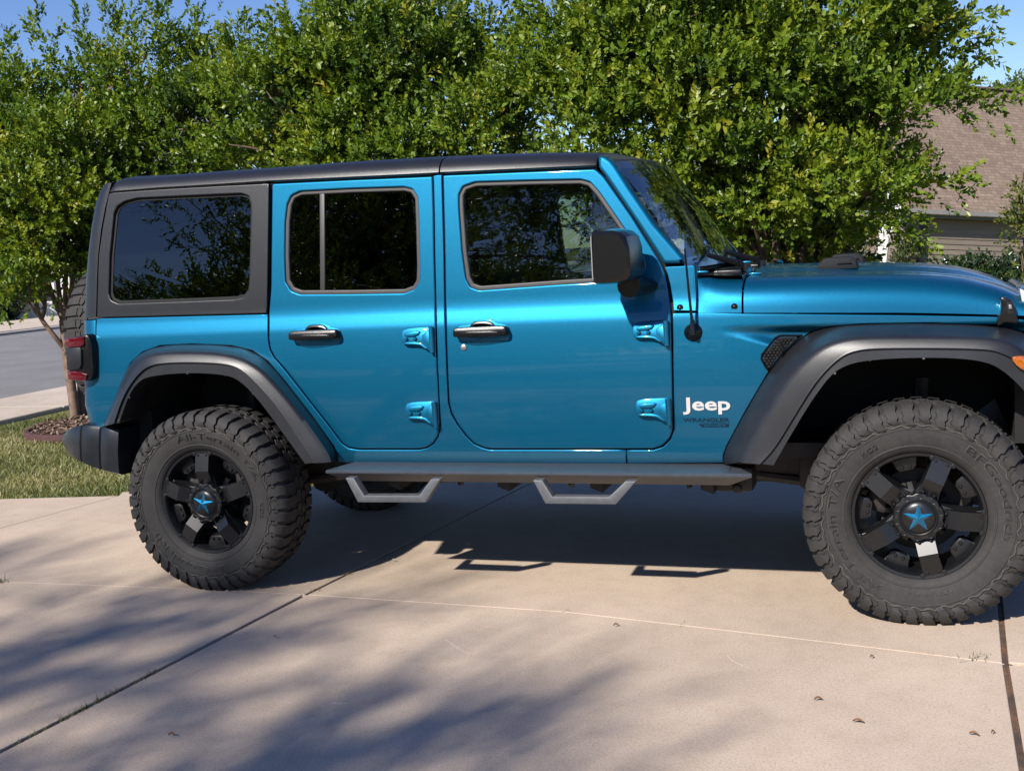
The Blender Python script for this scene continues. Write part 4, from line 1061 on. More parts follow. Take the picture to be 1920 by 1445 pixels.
m = MB().lathe([(BEDR-.03, -.05), (BEDR-.025, .03), (BEDR-.02, .042), (BEDR+.015, .042), (BEDR+.022, .03), (BEDR+.03, -.05)], 48, (BEDC[0], BEDC[1], -.0), 'Z')
m.build('edging', simple('red_rubber_edging', (.06, .022, .02), .8, var=.3, vs=12), bed)
m = MB().lathe([(0, .05), (.35, .045), (BEDR-.03, .02)], 40, (BEDC[0], BEDC[1], 0), 'Z')
M_mulch = simple('bark_mulch', (.085, .045, .028), .95, var=.7, vs=45, bmp=1, bs=70)
mu = m.build('mulch', M_mulch, bed, 0)
n = 2600; rr_ = BEDR*np.sqrt(RNG.uniform(0, .93, n)); aa = RNG.uniform(0, 2*PI, n); c = np.stack([BEDC[0]+rr_*np.cos(aa), BEDC[1]+rr_*np.sin(aa), .045+RNG.uniform(0, .02, n)], 1)
d = RNG.normal(0, 1, (n, 3)); d[:, 2] *= .35; d /= np.linalg.norm(d, axis=1)[:, None]; e = np.cross(d, RNG.normal(0, .3, (n, 3))+[0, 0, 1]); e /= np.linalg.norm(e, axis=1)[:, None]
L = RNG.uniform(.01, .035, n)[:, None]; Wd = RNG.uniform(.004, .010, n)[:, None]
V = np.stack([c-d*L-e*Wd, c+d*L-e*Wd, c+d*L+e*Wd, c-d*L+e*Wd], 1).reshape(-1, 3)
M_chip = leafmat('bark_chip', [(0, (.04, .02, .012)), (.5, (.12, .065, .04)), (1, (.34, .25, .18))], .0, .9)
ch = np_mesh('bark_chips', V, np.arange(4*n).reshape(n, 4), np.repeat(RNG.uniform(0, 1, n), 4), M_chip, bed); ch['kind'] = 'stuff'
# ------------------------------------------------------------------ trees
def spray_template(rng, nl=11, L=.20, ll=.053, lw=.026):
    V = []; Q = []; T = []
    for i in range(nl):
        t = .12+.88*(i+.5)/nl; base = np.array((rng.normal(0, .006), rng.normal(0, .006), t*L)); az = i*2.4+rng.uniform(-.6, .6)
        if i == nl-1: az = rng.uniform(0, 6.28)
        el = rng.uniform(.35, 1.05) if i < nl-1 else .12
        d = np.array((math.cos(az)*math.sin(el), math.sin(az)*math.sin(el), math.cos(el))); s_ = ll*rng.uniform(.7, 1.25)*(.8 if i > nl-3 else 1)
        u = np.cross(d, (0, 0, 1)); u /= np.linalg.norm(u)+1e-9; w_ = np.cross(u, d); roll = rng.uniform(-.6, .6); u = u*math.cos(roll)+w_*math.sin(roll); w_ = np.cross(u, d)
        h = lw*rng.uniform(.8, 1.15); k = len(V)
        V += [base, base+d*s_*.38+u*h*.5+w_*h*.18, base+d*s_*.8+u*h*.36+w_*h*.10, base+d*s_*1.02-w_*h*.15, base+d*s_*.8-u*h*.36+w_*h*.10, base+d*s_*.38-u*h*.5+w_*h*.18, base+d*s_*.45]
        Q += [(k, k+1, k+2, k+6), (k+6, k+2, k+3, k+4), (k, k+6, k+4, k+5)]; T += [i/nl]*7
    return np.array(V), np.array(Q), np.array(T)
def leaves(name, P, D, sc, tint, mat, parent, tmpl):
    n = len(P); which = RNG.integers(0, len(tmpl), n); Vs = []; Qs = []; Ts = []; o_ = 0
    D = D/np.linalg.norm(D, axis=1)[:, None]; r = RNG.normal(0, 1, (n, 3)); X = np.cross(D, r); X /= np.linalg.norm(X, axis=1)[:, None]; Y = np.cross(D, X)
    for k, (tv, tq, tt) in enumerate(tmpl):
        i = np.where(which == k)[0]
        if not len(i): continue
        v = (X[i][:, None, :]*tv[None, :, 0:1]+Y[i][:, None, :]*tv[None, :, 1:2]+D[i][:, None, :]*tv[None, :, 2:3])*sc[i][:, None, None]+P[i][:, None, :]
        q = tq[None]+(np.arange(len(i))*len(tv))[:, None, None]+o_
        Vs.append(v.reshape(-1, 3)); Qs.append(q.reshape(-1, 4)); Ts.append((tint[i][:, None]+(tt[None]-.5)*.22).ravel()); o_ += len(i)*len(tv)
    return np_mesh(name, np.concatenate(Vs), np.concatenate(Qs), np.clip(np.concatenate(Ts), 0, 1), mat, parent)
def blobs_to_sprays(blobs, dens_, inner=.45, up=.5, jag=.18, clump=0):
    P = []; D = []; T = []
    for c, r, fl in blobs:
        c = np.array(c); n = int(dens_*r*r*fl); v = RNG.normal(0, 1, (n, 3)); v /= np.linalg.norm(v, axis=1)[:, None]
        # sub-clumps on the blob's shell: uneven outline, light and dark masses, gaps between
        nc = max(5, int(24*r*r*fl/.6)) if clump else 0
        if nc:
            cv = RNG.normal(0, 1, (nc, 3)); cv /= np.linalg.norm(cv, axis=1)[:, None]; cr = r*RNG.uniform(inner, 1.0, nc)[:, None]; cc = c+cv*cr*np.array((1, 1, .9)); w_ = RNG.integers(0, nc, n); k_ = clump*(.7+.6*RNG.uniform(0, 1, nc))[w_][:, None]
            off_ = RNG.normal(0, 1, (n, 3)); off_ /= np.linalg.norm(off_, axis=1)[:, None]; p = cc[w_]+off_*k_*RNG.uniform(.25, 1, n)[:, None]*np.array((1.15, 1.15, .75)); d = cv[w_]*.7+off_*.6+RNG.normal(0, .4, (n, 3)); tl_ = RNG.normal(0, .13, nc)[w_]
        else:
            lob = 1+jag*np.sin(v[:, 0]*5+c[0]*3)*np.sin(v[:, 1]*5+c[1]*2)*1.2+jag*np.sin(v[:, 2]*7+c[0])*np.cos(v[:, 0]*6)+RNG.normal(0, jag*.45, n)
            p = c+v*(r*(inner+(1-inner)*RNG.uniform(0, 1, n)**.45)*lob)[:, None]*np.array((1, 1, .92)); d = v+RNG.normal(0, .55, (n, 3)); tl_ = 0
        P.append(p); d[:, 2] += up; D.append(d); T.append(RNG.normal(.5, .13, n)+tl_)
    return np.concatenate(P), np.concatenate(D), np.concatenate(T)
GREEN = [(0, (.030, .064, .011)), (.3, (.088, .158, .014)), (.55, (.160, .240, .017)), (.8, (.245, .300, .022)), (1, (.33, .31, .03))]
M_leaf = leafmat('glossy_green_leaf', GREEN, .38, .42)
M_bark_shaded = simple('shaded_bark', (.060, .038, .026), .8, var=.45, vs=14, bmp=.6, bs=40)  # bark colour darkened to stand in for shade on the right tree's stems
M_bark = simple('smooth_tan_bark', (.155, .10, .068), .75, var=.45, vs=14, bmp=.6, bs=40)
TM = [spray_template(random.Random(k) if False else np.random.default_rng(k)) for k in range(6)]
def B(px, py, D, r, fl=1.0): return (atD(px, py, D), r, fl)
def stem(m, pts, r0, r1, n=7):
    p = [tuple(q) for q in pts]; P = chaikin3(p, 2); m.tube(P, list(np.linspace(r0, r1, len(P))), n)
def chaikin3(p, it):
    for _ in range(it):
        q = [p[0]]
        for a, b in zip(p[:-1], p[1:]): q += [tuple(a[k]*.75+b[k]*.25 for k in range(3)), tuple(a[k]*.25+b[k]*.75 for k in range(3))]
        p = q+[p[-1]]
    return p
def tree(label, base, stems, blobs, dens_, seed, mat=M_leaf, bark=M_bark, group=None, name='flowering_tree', sc=1.0, cat='tree', tm=TM, branch=70, extra=None, inner=.4, up=.5, jag=.18, tshift=0.0, clump=0):
    t = empty(name, tuple(base), label, cat, group); m = MB(); rnd = random.Random(seed)
    for pts, r0, r1 in stems: stem(m, pts, r0, r1)
    allp = [Vector(p) for s_ in stems for p in s_[0][1:]]
    for _ in range(branch):
        c, r, fl = rnd.choice(blobs); c = Vector(c); q = min(allp, key=lambda a: (a-c).length+rnd.uniform(0, .5)); tip = c+Vector((rnd.uniform(-1, 1), rnd.uniform(-1, 1), rnd.uniform(-.4, 1)))*r*.9
        mid = (q+tip)/2+Vector((rnd.uniform(-.1, .1), rnd.uniform(-.1, .1), .1)); stem(m, [q, mid, tip], .018*max(1, sc*.7), .004, 5)
    m.build('trunk', bark, t, 60)
    P, D, T = blobs_to_sprays(blobs, dens_, inner, up, jag, clump)
    if extra:
        for a, b, n_, spread in extra:
            a, b = np.array(a), np.array(b); tt = RNG.uniform(0, 1, n_)[:, None]; P = np.concatenate([P, a+(b-a)*tt+RNG.normal(0, spread, (n_, 3))]); D = np.concatenate([D, (b-a)[None]/np.linalg.norm(b-a)+RNG.normal(0, .6, (n_, 3))+[0, 0, .2]]); T = np.concatenate([T, RNG.normal(.5, .15, n_)])
    leaves('crown', P, D, sc*RNG.uniform(.62, 1.32, len(P)), T+tshift, mat, t, tm); return t
GRP = 'trees in a row behind the vehicle'
# leftmost tree
dl = 11.7
def s(*pts): return [atD(x, y, d) for x, y, d in pts]
stL = [(s((143, 797, dl), (136, 740, dl), (128, 690, dl), (122, 640, dl), (118, 600, dl)), .052, .04),
       (s((155, 795, dl+.1), (152, 740, dl+.1), (150, 680, dl+.1), (148, 560, dl+.1), (160, 420, dl+.1), (180, 300, dl)), .045, .018),
       (s((169, 792, dl+.1), (168, 740, dl+.2), (180, 600, dl+.3), (215, 420, dl+.3), (250, 270, dl+.2)), .045, .018),
       (s((122, 655, dl), (95, 622, dl-.1), (76, 597, dl-.1), (70, 580, dl-.2), (40, 500, dl-.3), (10, 380, dl-.3)), .028, .012),
       (s((78, 598, dl), (86, 575, dl), (80, 520, dl), (60, 430, dl), (50, 330, dl)), .022, .010),
       (s((118, 600, dl), (100, 560, dl), (88, 520, dl), (70, 440, dl), (80, 330, dl)), .030, .012),
       (s((118, 600, dl), (112, 560, dl), (105, 500, dl), (95, 400, dl), (110, 280, dl)), .030, .012),
       (s((119, 600, dl), (122, 560, dl), (125, 480, dl), (135, 380, dl), (150, 250, dl)), .030, .012),
       (s((120, 610, dl), (128, 575, dl), (140, 500, dl), (165, 420, dl), (200, 300, dl)), .028, .012)]
BS = .86
def B(px, py, D, r, fl=1.0): return (atD(px, py+8, D), r*BS, fl)
blL = [B(60, 345, 11.4, .85), B(-90, 320, 11.6, .95), B(190, 300, 11.5, .80), B(330, 262, 11.6, .72), B(140, 235, 11.8, .60), B(10, 250, 11.7, .62), B(290, 205, 11.9, .55), B(-60, 440, 11.5, .6), B(60, 450, 11.2, .45), B(150, 425, 11.8, .50), B(400, 240, 11.7, .60), B(215, 145, 11.8, .34, .8), B(35, 165, 11.7, .32, .8), B(125, 135, 11.9, .32, .8), B(310, 125, 11.9, .36, .8), B(400, 135, 11.8, .38, .8), B(470, 165, 11.6, .42), B(60, 515, 11.3, .28, .6), B(10, 535, 11.3, .25, .6), B(150, 490, 11.9, .30, .7), B(255, 110, 11.8, .25, .8)]
exL = [(atD(208, 120, 11.8), atD(203, 12, 11.8), 34, .05), (atD(305, 100, 11.8), atD(303, 10, 11.8), 34, .055), (atD(110, 140, 11.8), atD(60, 45, 11.8), 30, .05), (atD(30, 150, 11.7), atD(2, 55, 11.7), 24, .06), (atD(410, 110, 11.8), atD(478, 40, 11.8), 28, .06), (atD(240, 100, 11.8), atD(248, 22, 11.8), 18, .05), (atD(350, 100, 11.8), atD(372, 38, 11.8), 22, .06), (atD(145, 110, 11.8), atD(150, 45, 11.8), 16, .05), (atD(420, 120, 11.8), atD(430, 55, 11.8), 18, .06)]
tree('leafy green tree behind the tail, its pale bare stems rising from the mulch bed', (BEDC[0]-.2, BEDC[1]+.1, 0), stL, blL, 2000, 1, group=GRP, extra=exL, clump=.27, up=.75)
# middle tree
dm = 10.8
stM = [(s((640, 880, dm), (650, 600, dm), (600, 330, dm), (560, 200, dm)), .05, .015), (s((665, 880, dm), (690, 600, dm), (720, 330, dm), (740, 150, dm)), .05, .015), (s((690, 880, dm), (740, 600, dm), (830, 330, dm), (880, 180, dm)), .05, .015), (s((655, 880, dm+.2), (670, 600, dm+.2), (660, 330, dm+.2), (650, 120, dm+.2)), .045, .015), (s((680, 880, dm+.2), (760, 600, dm+.3), (930, 360, dm+.2), (980, 250, dm+.2)), .045, .012)]
blM = [B(530, 215, 10.7, .78), B(650, 160, 10.8, .82), B(790, 190, 10.8, .82), B(900, 245, 10.6, .68), B(720, 70, 10.9, .62), B(580, 120, 10.9, .50), B(830, 95, 10.9, .50), B(935, 160, 10.8, .48), B(640, 280, 10.5, .62), B(780, 300, 10.6, .55), B(970, 320, 10.4, .42), B(500, 300, 10.8, .5), B(900, 80, 10.9, .34, .8), B(660, 20, 10.9, .40), B(780, 5, 10.9, .42), B(540, 160, 10.8, .35)]
exM = [(atD(560, 60, 10.9), atD(520, 40, 10.9), 16, .05), (atD(590, 50, 10.9), atD(640, 0, 10.9), 26, .06), (atD(930, 60, 10.9), atD(985, 20, 10.9), 22, .07), (atD(860, 40, 10.9), atD(890, -20, 10.9), 18, .06)]
tree('leafy green tree behind the cabin roof, between the leftmost and the tall right tree', (-1.2, 4.9, 0), stM, blM, 2000, 2, group=GRP, extra=exM, clump=.27, up=.75)
# right tree
dr_ = 9.3
stR = [(s((1440, 700, dr_), (1430, 490, dr_), (1434, 400, dr_), (1440, 330, dr_), (1470, 200, dr_)), .042, .016), (s((1470, 700, dr_), (1456, 480, dr_), (1446, 400, dr_), (1425, 330, dr_), (1380, 180, dr_)), .042, .016),
       (s((1500, 700, dr_), (1490, 490, dr_+.1), (1525, 430, dr_+.1), (1560, 360, dr_+.1), (1620, 250, dr_), (1700, 180, dr_)), .036, .012), (s((1480, 700, dr_), (1470, 480, dr_+.2), (1500, 400, dr_+.2), (1530, 300, dr_+.2), (1560, 120, dr_+.1)), .05, .015),
       (s((1420, 700, dr_), (1395, 480, dr_+.1), (1360, 380, dr_+.1), (1300, 260, dr_+.1), (1200, 150, dr_)), .05, .014), (s((1450, 700, dr_), (1412, 490, dr_+.2), (1405, 380, dr_+.2), (1350, 250, dr_+.2), (1300, 100, dr_+.1)), .05, .014), (s((1510, 700, dr_), (1520, 500, dr_+.2), (1590, 400, dr_+.1), (1680, 330, dr_), (1760, 340, dr_)), .035, .010)]
blR = [B(1455, 360, 9.0, .36), B(1385, 385, 9.1, .30), B(1150, 120, 9.3, .66), B(1270, 200, 9.2, .72), B(1440, 110, 9.3, .82), B(1590, 190, 9.2, .72), B(1240, 45, 9.4, .62), B(1560, 30, 9.4, .72), B(1110, 250, 9.3, .46), B(1675, 105, 9.3, .40), B(1620, 305, 9.1, .42), B(1420, 300, 9.2, .62), B(1260, 320, 9.3, .50), B(1330, 90, 9.2, .6), B(1080, 160, 9.5, .45), B(1540, 330, 9.0, .40), B(1670, 215, 9.2, .38), B(1400, -20, 9.4, .6), B(1150, 10, 9.4, .45), B(1060, 60, 9.5, .32), B(1645, 40, 9.3, .46), B(1070, 300, 9.4, .28, .8), B(1340, 400, 9.7, .42, .8), B(1585, 445, 9.5, .24, .9), B(1520, 440, 9.9, .35, .8), B(1440, 430, 10.2, .45, .8), B(1520, 490, 9.6, .26, .9)]
exR = [(atD(1720, 180, 9.2), atD(1890, 200, 9.1), 40, .06), (atD(1640, 325, 9.1), atD(1805, 348, 9.0), 44, .06), (atD(1690, 50, 9.3), atD(1760, 30, 9.2), 24, .07), (atD(1740, 70, 9.3), atD(1905, 8, 9.2), 22, .04), (atD(1700, 110, 9.2), atD(1850, 88, 9.2), 40, .07), (atD(1690, 400, 9.0), atD(1722, 440, 9.0), 16, .05), (atD(1700, 140, 9.2), atD(1800, 160, 9.1), 26, .06), (atD(1560, 408, 9.0), atD(1690, 418, 9.0), 26, .05)]
tree('tall leafy green tree behind the bonnet, its crown covering the upper right sky', (2.05, 4.75, 0), stR, blR, 2000, 3, group=GRP, extra=exR, sc=1.05, clump=.27, up=.7, bark=M_bark_shaded)
# shade tree behind the camera: seen in the windows and as dappled shade on the driveway
TB = [np.random.default_rng(90+k) for k in range(4)]; TMB = [spray_template(r, 18, .42, .066, .027) for r in TB]
sb = np.array((-3.2, -9.4, 0)); stB = [([sb, sb+(0.05, .1, 1.6), sb+(.1, 0, 3.2), sb+(.2, .2, 5.0), sb+(.1, .3, 7.0)], .17, .04)]
rb = random.Random(5)
for k in range(14):
    a = k*2.4; h_ = 1.9+.30*k; L = 2.6-.10*k+rb.uniform(-.3, .3); st = sb+(.1, .05, h_); stB.append(([st, st+(math.cos(a)*L*.5, math.sin(a)*L*.5, .25), st+(math.cos(a)*L, math.sin(a)*L, .45+rb.uniform(-.3, .3))], .055, .012))
blB = []
for k in range(46):
    a = rb.uniform(0, 2*PI); z = rb.uniform(2.1, 6.7); R_ = 2.75*math.sqrt(rb.uniform(.08, 1))*(1 if z < 5.4 else .7); blB.append((sb+(math.cos(a)*R_*1.15-.2, math.sin(a)*R_, z), rb.uniform(.35, .62), 1.0))
for q_ in ((-.9, -8.4, 5.2), (-.4, -7.7, 4.5), (-1.3, -9.3, 6.0), (-1.5, -8.3, 4.7), (-1.0, -8.0, 4.2)): blB.append((np.array(q_), rb.uniform(.42, .6), 1.0))
for q_ in ((-5.6, -9.6, 4.0), (-6.0, -9.4, 4.6), (-5.5, -9.2, 5.2), (-6.5, -9.8, 4.2), (-6.3, -9.5, 5.3), (-5.9, -9.9, 3.6), (-7.0, -9.6, 4.8), (-5.2, -9.6, 4.6)): blB.append((np.array(q_), rb.uniform(.35, .5), 1.3))
blB = [q_ for q_ in blB if q_[0][1]+1.23*q_[0][2]+1.3*q_[1] < .5]
tree('spreading shade tree mirrored in the door windows, dappling the driveway with shade', sb, stB, blB, 220, 9, name='shade_tree', tm=TMB, branch=60, inner=.1, jag=.25)
TMD = [spray_template(np.random.default_rng(50+k), 14, .8, .18, .11) for k in range(3)]
blD = [(np.array((x_, -16.5+rb.uniform(-1, 1), z_)), rb.uniform(.8, 1.2), 1.0) for x_, z_ in ((-9.5, 2.6), (-8.6, 3.6), (-9.6, 4.8), (-8.4, 5.4), (-7.4, 2.8), (-7.6, 4.4), (-6.9, 5.8), (-6.2, 3.2), (-6.3, 4.8), (-8.9, 6.6), (-7.6, 6.9), (-5.2, 2.6), (-5.1, 3.9), (-4.0, 2.4), (-3.9, 3.5), (-2.9, 2.3), (-6.4, 6.6), (-10.3, 3.6))]
TMM = [spray_template(np.random.default_rng(150+k), 14, .55, .10, .055) for k in range(3)]
tree('dense dark tree added unseen behind the shade tree to deepen the rear door window reflection', (-7, -16.5, 0), [([np.array((-7, -16.5, 0)), np.array((-7.1, -16.5, 2.5)), np.array((-7.3, -16.5, 6))], .22, .06)], blD, 330, 77, name='shade_tree', tm=TMM, branch=20, inner=.2)  # unseen tree added as a dark backdrop for the door window reflections
dist = [((-34, -42), 7.3, 'round dark tree mirrored low in the rearmost side window'), ((-46, -44), 7.9, 'taller dark tree mirrored at the tail end of the rearmost window'), ((-23, -42), 7.4, 'broad dark tree mirrored between the two rear side windows'), ((-12, -42), 7.0, 'dark tree mirrored low in the front door window'), ((0, -42), 6.6, 'dark tree mirrored below the door mirror in the front window')]
for k, ((x, y), r, lb) in enumerate(dist):
    bl = [(np.array((x+rb.uniform(-.6, .6)*r, y+rb.uniform(-.5, .5)*r, r*.7+rb.uniform(-.45, .35)*r)), r*rb.uniform(.34, .48), 1.0) for _ in range(12)]
    tree(lb, (x, y, 0), [([np.array((x, y, 0)), np.array((x, y, r*.5)), np.array((x, y, r))], .2, .06)], bl, 110, 20+k, name='shade_tree', tm=TMD, branch=8, inner=.3, group='far trees mirrored in the windows')
# ------------------------------------------------------------------ neighbour's house on the right
G = Vector((.105, 0, 1)).normalized(); O = Vector(atD(1687, 391, 27)); E1 = Vector(atD(1920, 405, 28.1))-O
E1 = (E1-G*E1.dot(G)).normalized(); E2 = G.cross(E1).normalized()
HM = Matrix(((E1.x, E2.x, G.x, O.x), (E1.y, E2.y, G.y, O.y), (E1.z, E2.z, G.z, O.z), (0, 0, 0, 1)))
def local_empty(name, M, label, cat, group=None):
    o = bpy.data.objects.new(name, None); COL.objects.link(o); o.matrix_world = M; o['local'] = 1; return lay(o, None, label, cat, group)
def shingle_mat():
    m, n, p = new_mat('asphalt_shingles'); tc = node(n, 'ShaderNodeTexCoord'); mp = node(n, 'ShaderNodeMapping'); n.links.new(tc.outputs['Object'], mp.inputs[0])
    sx = node(n, 'ShaderNodeSeparateXYZ'); n.links.new(mp.outputs[0], sx.inputs[0]); cb = node(n, 'ShaderNodeCombineXYZ'); n.links.new(sx.outputs[0], cb.inputs[0])
    ml = node(n, 'ShaderNodeMath', operation='MULTIPLY'); ml.inputs[1].default_value = 1.64; n.links.new(sx.outputs[2], ml.inputs[0]); n.links.new(ml.outputs[0], cb.inputs[1])
    br = node(n, 'ShaderNodeTexBrick'); br.inputs['Scale'].default_value = 1; br.inputs['Brick Width'].default_value = .23; br.inputs['Row Height'].default_value = .125; br.inputs['Mortar Size'].default_value = .006; br.inputs['Bias'].default_value = -.1
    br.inputs['Color1'].default_value = (.185, .132, .096, 1); br.inputs['Color2'].default_value = (.262, .196, .142, 1); br.inputs['Mortar'].default_value = (.085, .06, .047, 1); br.offset = .37; br.squash = .7; br.squash_frequency = 3
    n.links.new(cb.outputs[0], br.inputs['Vector']); g_ = noise(n, 60, 3); f = noise(n, .7, 4)
    a = mixc(n, br.outputs[0], ramp(n, g_, [(.3, (.75, .75, .75)), (.7, (1.2, 1.2, 1.2))]), .9, 'MULTIPLY'); b = mixc(n, a, ramp(n, f, [(.3, (.85, .85, .85)), (.7, (1.1, 1.1, 1.1))]), .8, 'MULTIPLY')
    n.links.new(b, p.inputs['Base Color']); p.inputs['Roughness'].default_value = .95; bump(n, p, br.outputs['Fac'], -.5, .02); return m
def siding_mat(name, c):
    m, n, p = new_mat(name); f = noise(n, 3, 5, .7, sc=(.3, 1, 4)); n.links.new(ramp(n, f, [(.3, tuple(x*.85 for x in c)), (.7, tuple(x*1.12 for x in c))]), p.inputs['Base Color']); p.inputs['Roughness'].default_value = .7; return m
M_shingle = shingle_mat(); M_siding = siding_mat('tan_lap_siding', (.215, .175, .135)); M_white = simple('white_trim', (.72, .70, .66), .5, var=.06, vs=6); M_gutter = simple('grey_gutter', (.30, .285, .27), .4, var=.1, vs=4)
def lap_wall(x0, x1, y, z0, z1, ex=.125):
    m = MB(); z = z0
    while z < z1-1e-6:
        ze = min(z+ex, z1); m.add([(x0, y-.016, z), (x1, y-.016, z), (x1, y, ze), (x0, y, ze), (x0, y+.02, z), (x1, y+.02, z)], [(0, 1, 2, 3), (0, 4, 5, 1)]); z = ze
    m.add([(x0, y+.01, z0), (x0, y+4, z0), (x0, y+4, z1), (x0, y+.01, z1)], [(0, 1, 2, 3)]); return m
H = local_empty('suburban_house', HM, 'tan sided house with a steep brown shingle roof beyond the bonnet', 'house')
a_ = math.radians(40.3); run = 3.95; ris = run*math.tan(a_)
m = MB(); th = .05
m.add([(0, 0, 0), (14, 0, 0), (14, run, ris), (0, run, ris), (0, 0, -th), (14, 0, -th), (14, run, ris-th), (0, run, ris-th), (14, 2*run, 0), (0, 2*run, 0)], [(0, 1, 2, 3), (4, 5, 6, 7), (0, 1, 5, 4), (0, 3, 7, 4), (1, 2, 6, 5), (3, 2, 8, 9)])
m.build('roof', M_shingle, H, 0)
m = MB(); m.box((7, run, ris+.03), (14, .22, .05), None, .01); m.build('ridge_cap', simple('ridge_shingle', (.13, .10, .085), .95, var=.3, vs=20), H)
lap_wall(.95, 13.6, .26, -3.4, -.16).build('wall', M_siding, H, 0)
m = MB(); m.box((7, .13, -.17), (13.9, .26, .02)); m.box((7, .015, -.09), (14, .025, .16)); m.build('soffit', simple('grey_soffit', (.16, .155, .14), .7), H)
m = MB(); m.grid([[(x, .0, .01), (x, -.02, -.10), (x, -.08, -.115), (x, -.115, -.09), (x, -.125, .01), (x, -.115, .012)] for x in (0, 14)]); m.build('gutter', M_gutter, H)
m = MB(); m.prism([(-.03, -.16), (.0, -.16), (.0, .05), (-.03, .05)], -.13, .02); 
m.add([(-.03, -.03, -.2), (-.005, -.03, -.2), (-.005, run, ris-.0), (-.03, run, ris-.0), (-.03, -.03, .02), (-.005, -.03, .02), (-.005, run, ris+.04), (-.03, run, ris+.04)], [(0, 1, 2, 3), (4, 5, 6, 7), (0, 3, 7, 4), (1, 2, 6, 5), (0, 1, 5, 4)]); m.build('rake_board', M_white, H)
m = MB(); m.box((.88, .24, -1.8), (.14, .14, 3.3)); m.build('corner_board', simple('dark_corner_board', (.02, .02, .022), .6), H)
m = MB(); m.tube([(.05, -.06, -.12), (.02, .2, -.45), (-.05, .3, -.7), (-.08, .3, -3.3)], .05, 8); m.build('downspout', M_white, H)
m = MB(); m.box((-.05, .42, -1.9), (.2, .12, 3.4)); m.build('corner_board', M_white, H)
lap_wall(-2.6, -.14, 1.5, -3.4, -.1).build('wall', siding_mat('warm_lap_siding', (.36, .24, .155)), H, 0)
# creeper on a trellis at the house corner
M_shrub = leafmat('dark_glossy_leaf', [(0, (.006, .014, .007)), (.4, (.018, .038, .013)), (.75, (.045, .075, .02)), (1, (.10, .12, .035))], .15, .25)
M_lime = leafmat('yellow_green_leaf', [(0, (.03, .05, .01)), (.4, (.09, .12, .02)), (.75, (.19, .19, .03)), (1, (.28, .17, .05))], .3, .4)
TS = [spray_template(np.random.default_rng(70+k), 8, .16, .06, .03) for k in range(3)]
def bush(name, label, cat, blobs, dens_, mat, base, sc=1.0, stem_r=.012, group=None):
    t = empty(name, tuple(base), label, cat, group); m = MB(); rnd = random.Random(len(label))
    for c, r, f in blobs[:8]:
        b0 = Vector(base)+Vector((rnd.uniform(-.08, .08), rnd.uniform(-.08, .08), 0)); stem(m, [tuple(b0), tuple((b0+Vector(c))/2+Vector((0, 0, .1))), tuple(c)], stem_r, stem_r*.4, 5)
    m.build('stem', M_bark, t); P, D, T = blobs_to_sprays(blobs, dens_, .3, .4, .2)
    leaves('foliage', P, D, sc*RNG.uniform(.8, 1.2, len(P)), T, mat, t, TS); return t
q0 = HM @ Vector((.45, .25, 0))
cr_ = [(np.array(HM @ Vector((.45+.12*math.sin(k*1.7), .25, -.75-.16*k))), .17, 1.0) for k in range(14)]
bush('climbing_plant', 'narrow green climbing plant on the pale corner of the tan house', 'climber', cr_, 2600, leafmat('creeper_leaf', [(0, (.03, .05, .012)), (.5, (.075, .10, .03)), (1, (.16, .17, .06))], .2, .5), np.array(HM @ Vector((.45, .25, -3.0))), .9)
hb = lambda px, py, D, r: (atD(px, py, D), r, 1.0)
bush('hedge_shrub', 'dark glossy clipped hedge under the siding of the tan house', 'hedge', [hb(1775+22*k, 535-2*k+5*math.sin(k*2.1), 17.5, .26) for k in range(10)]+[hb(1840+26*k, 560, 17.2, .30) for k in range(6)], 800, M_shrub, (atD(1880, 600, 17.4)[0], atD(1880, 600, 17.4)[1], -.8), 1.5)
sh = [hb(1915, 400, 13.2, .14), hb(1935, 370, 13.2, .18), hb(1905, 425, 13.1, .12), hb(1925, 440, 13.2, .16), hb(1950, 410, 13.2, .25), hb(1912, 365, 13.2, .07), hb(1930, 500, 13.2, .14), hb(1915, 485, 13.2, .07)]
bush('garden_shrub', 'yellow green tipped shrub at the right edge before the shingle roof', 'shrub', sh, 900, M_lime, (atD(1950, 560, 13.2)[0], atD(1950, 560, 13.2)[1], -.5), 1.0)
low = [hb(1540+24*k, 486+4*math.sin(k*1.3), 12.2, .16) for k in range(3)]+[hb(1370+34*k, 468+8*math.sin(k), 13.0, .34) for k in range(6)]
bush('evergreen_shrub', 'dark glossy evergreen shrub behind the stems of the right tree', 'shrub', low, 700, M_shrub, (atD(1500, 560, 12.6)[0], atD(1500, 560, 12.6)[1], -.4), 1.5)
tb = [(atD(1925+rb.uniform(-40, 60), 215+rb.uniform(-10, 40), 46+rb.uniform(-1, 1)), rb.uniform(.6, .9), 1.0) for _ in range(10)]+[(atD(1903, 172, 46), .4, 1.0), (atD(1882, 182, 46), .26, 1.0)]
M_far = leafmat('far_green_leaf', [(0, (.05, .085, .016)), (.5, (.12, .17, .03)), (1, (.20, .23, .05))], .3, .5)
tree('distant bright green treetop showing above the ridge of the shingle roof', (atD(1910, 420, 46)[0], atD(1910, 420, 46)[1], -2), [([np.array((atD(1910, 420, 46)[0], atD(1910, 420, 46)[1], -2)), atD(1910, 300, 46), atD(1905, 190, 46)], .22, .06)], tb, 330, 31, name='broadleaf_tree', mat=M_far, tm=[spray_template(np.random.default_rng(40+k), 9, .5, .15, .08) for k in range(3)], branch=10)
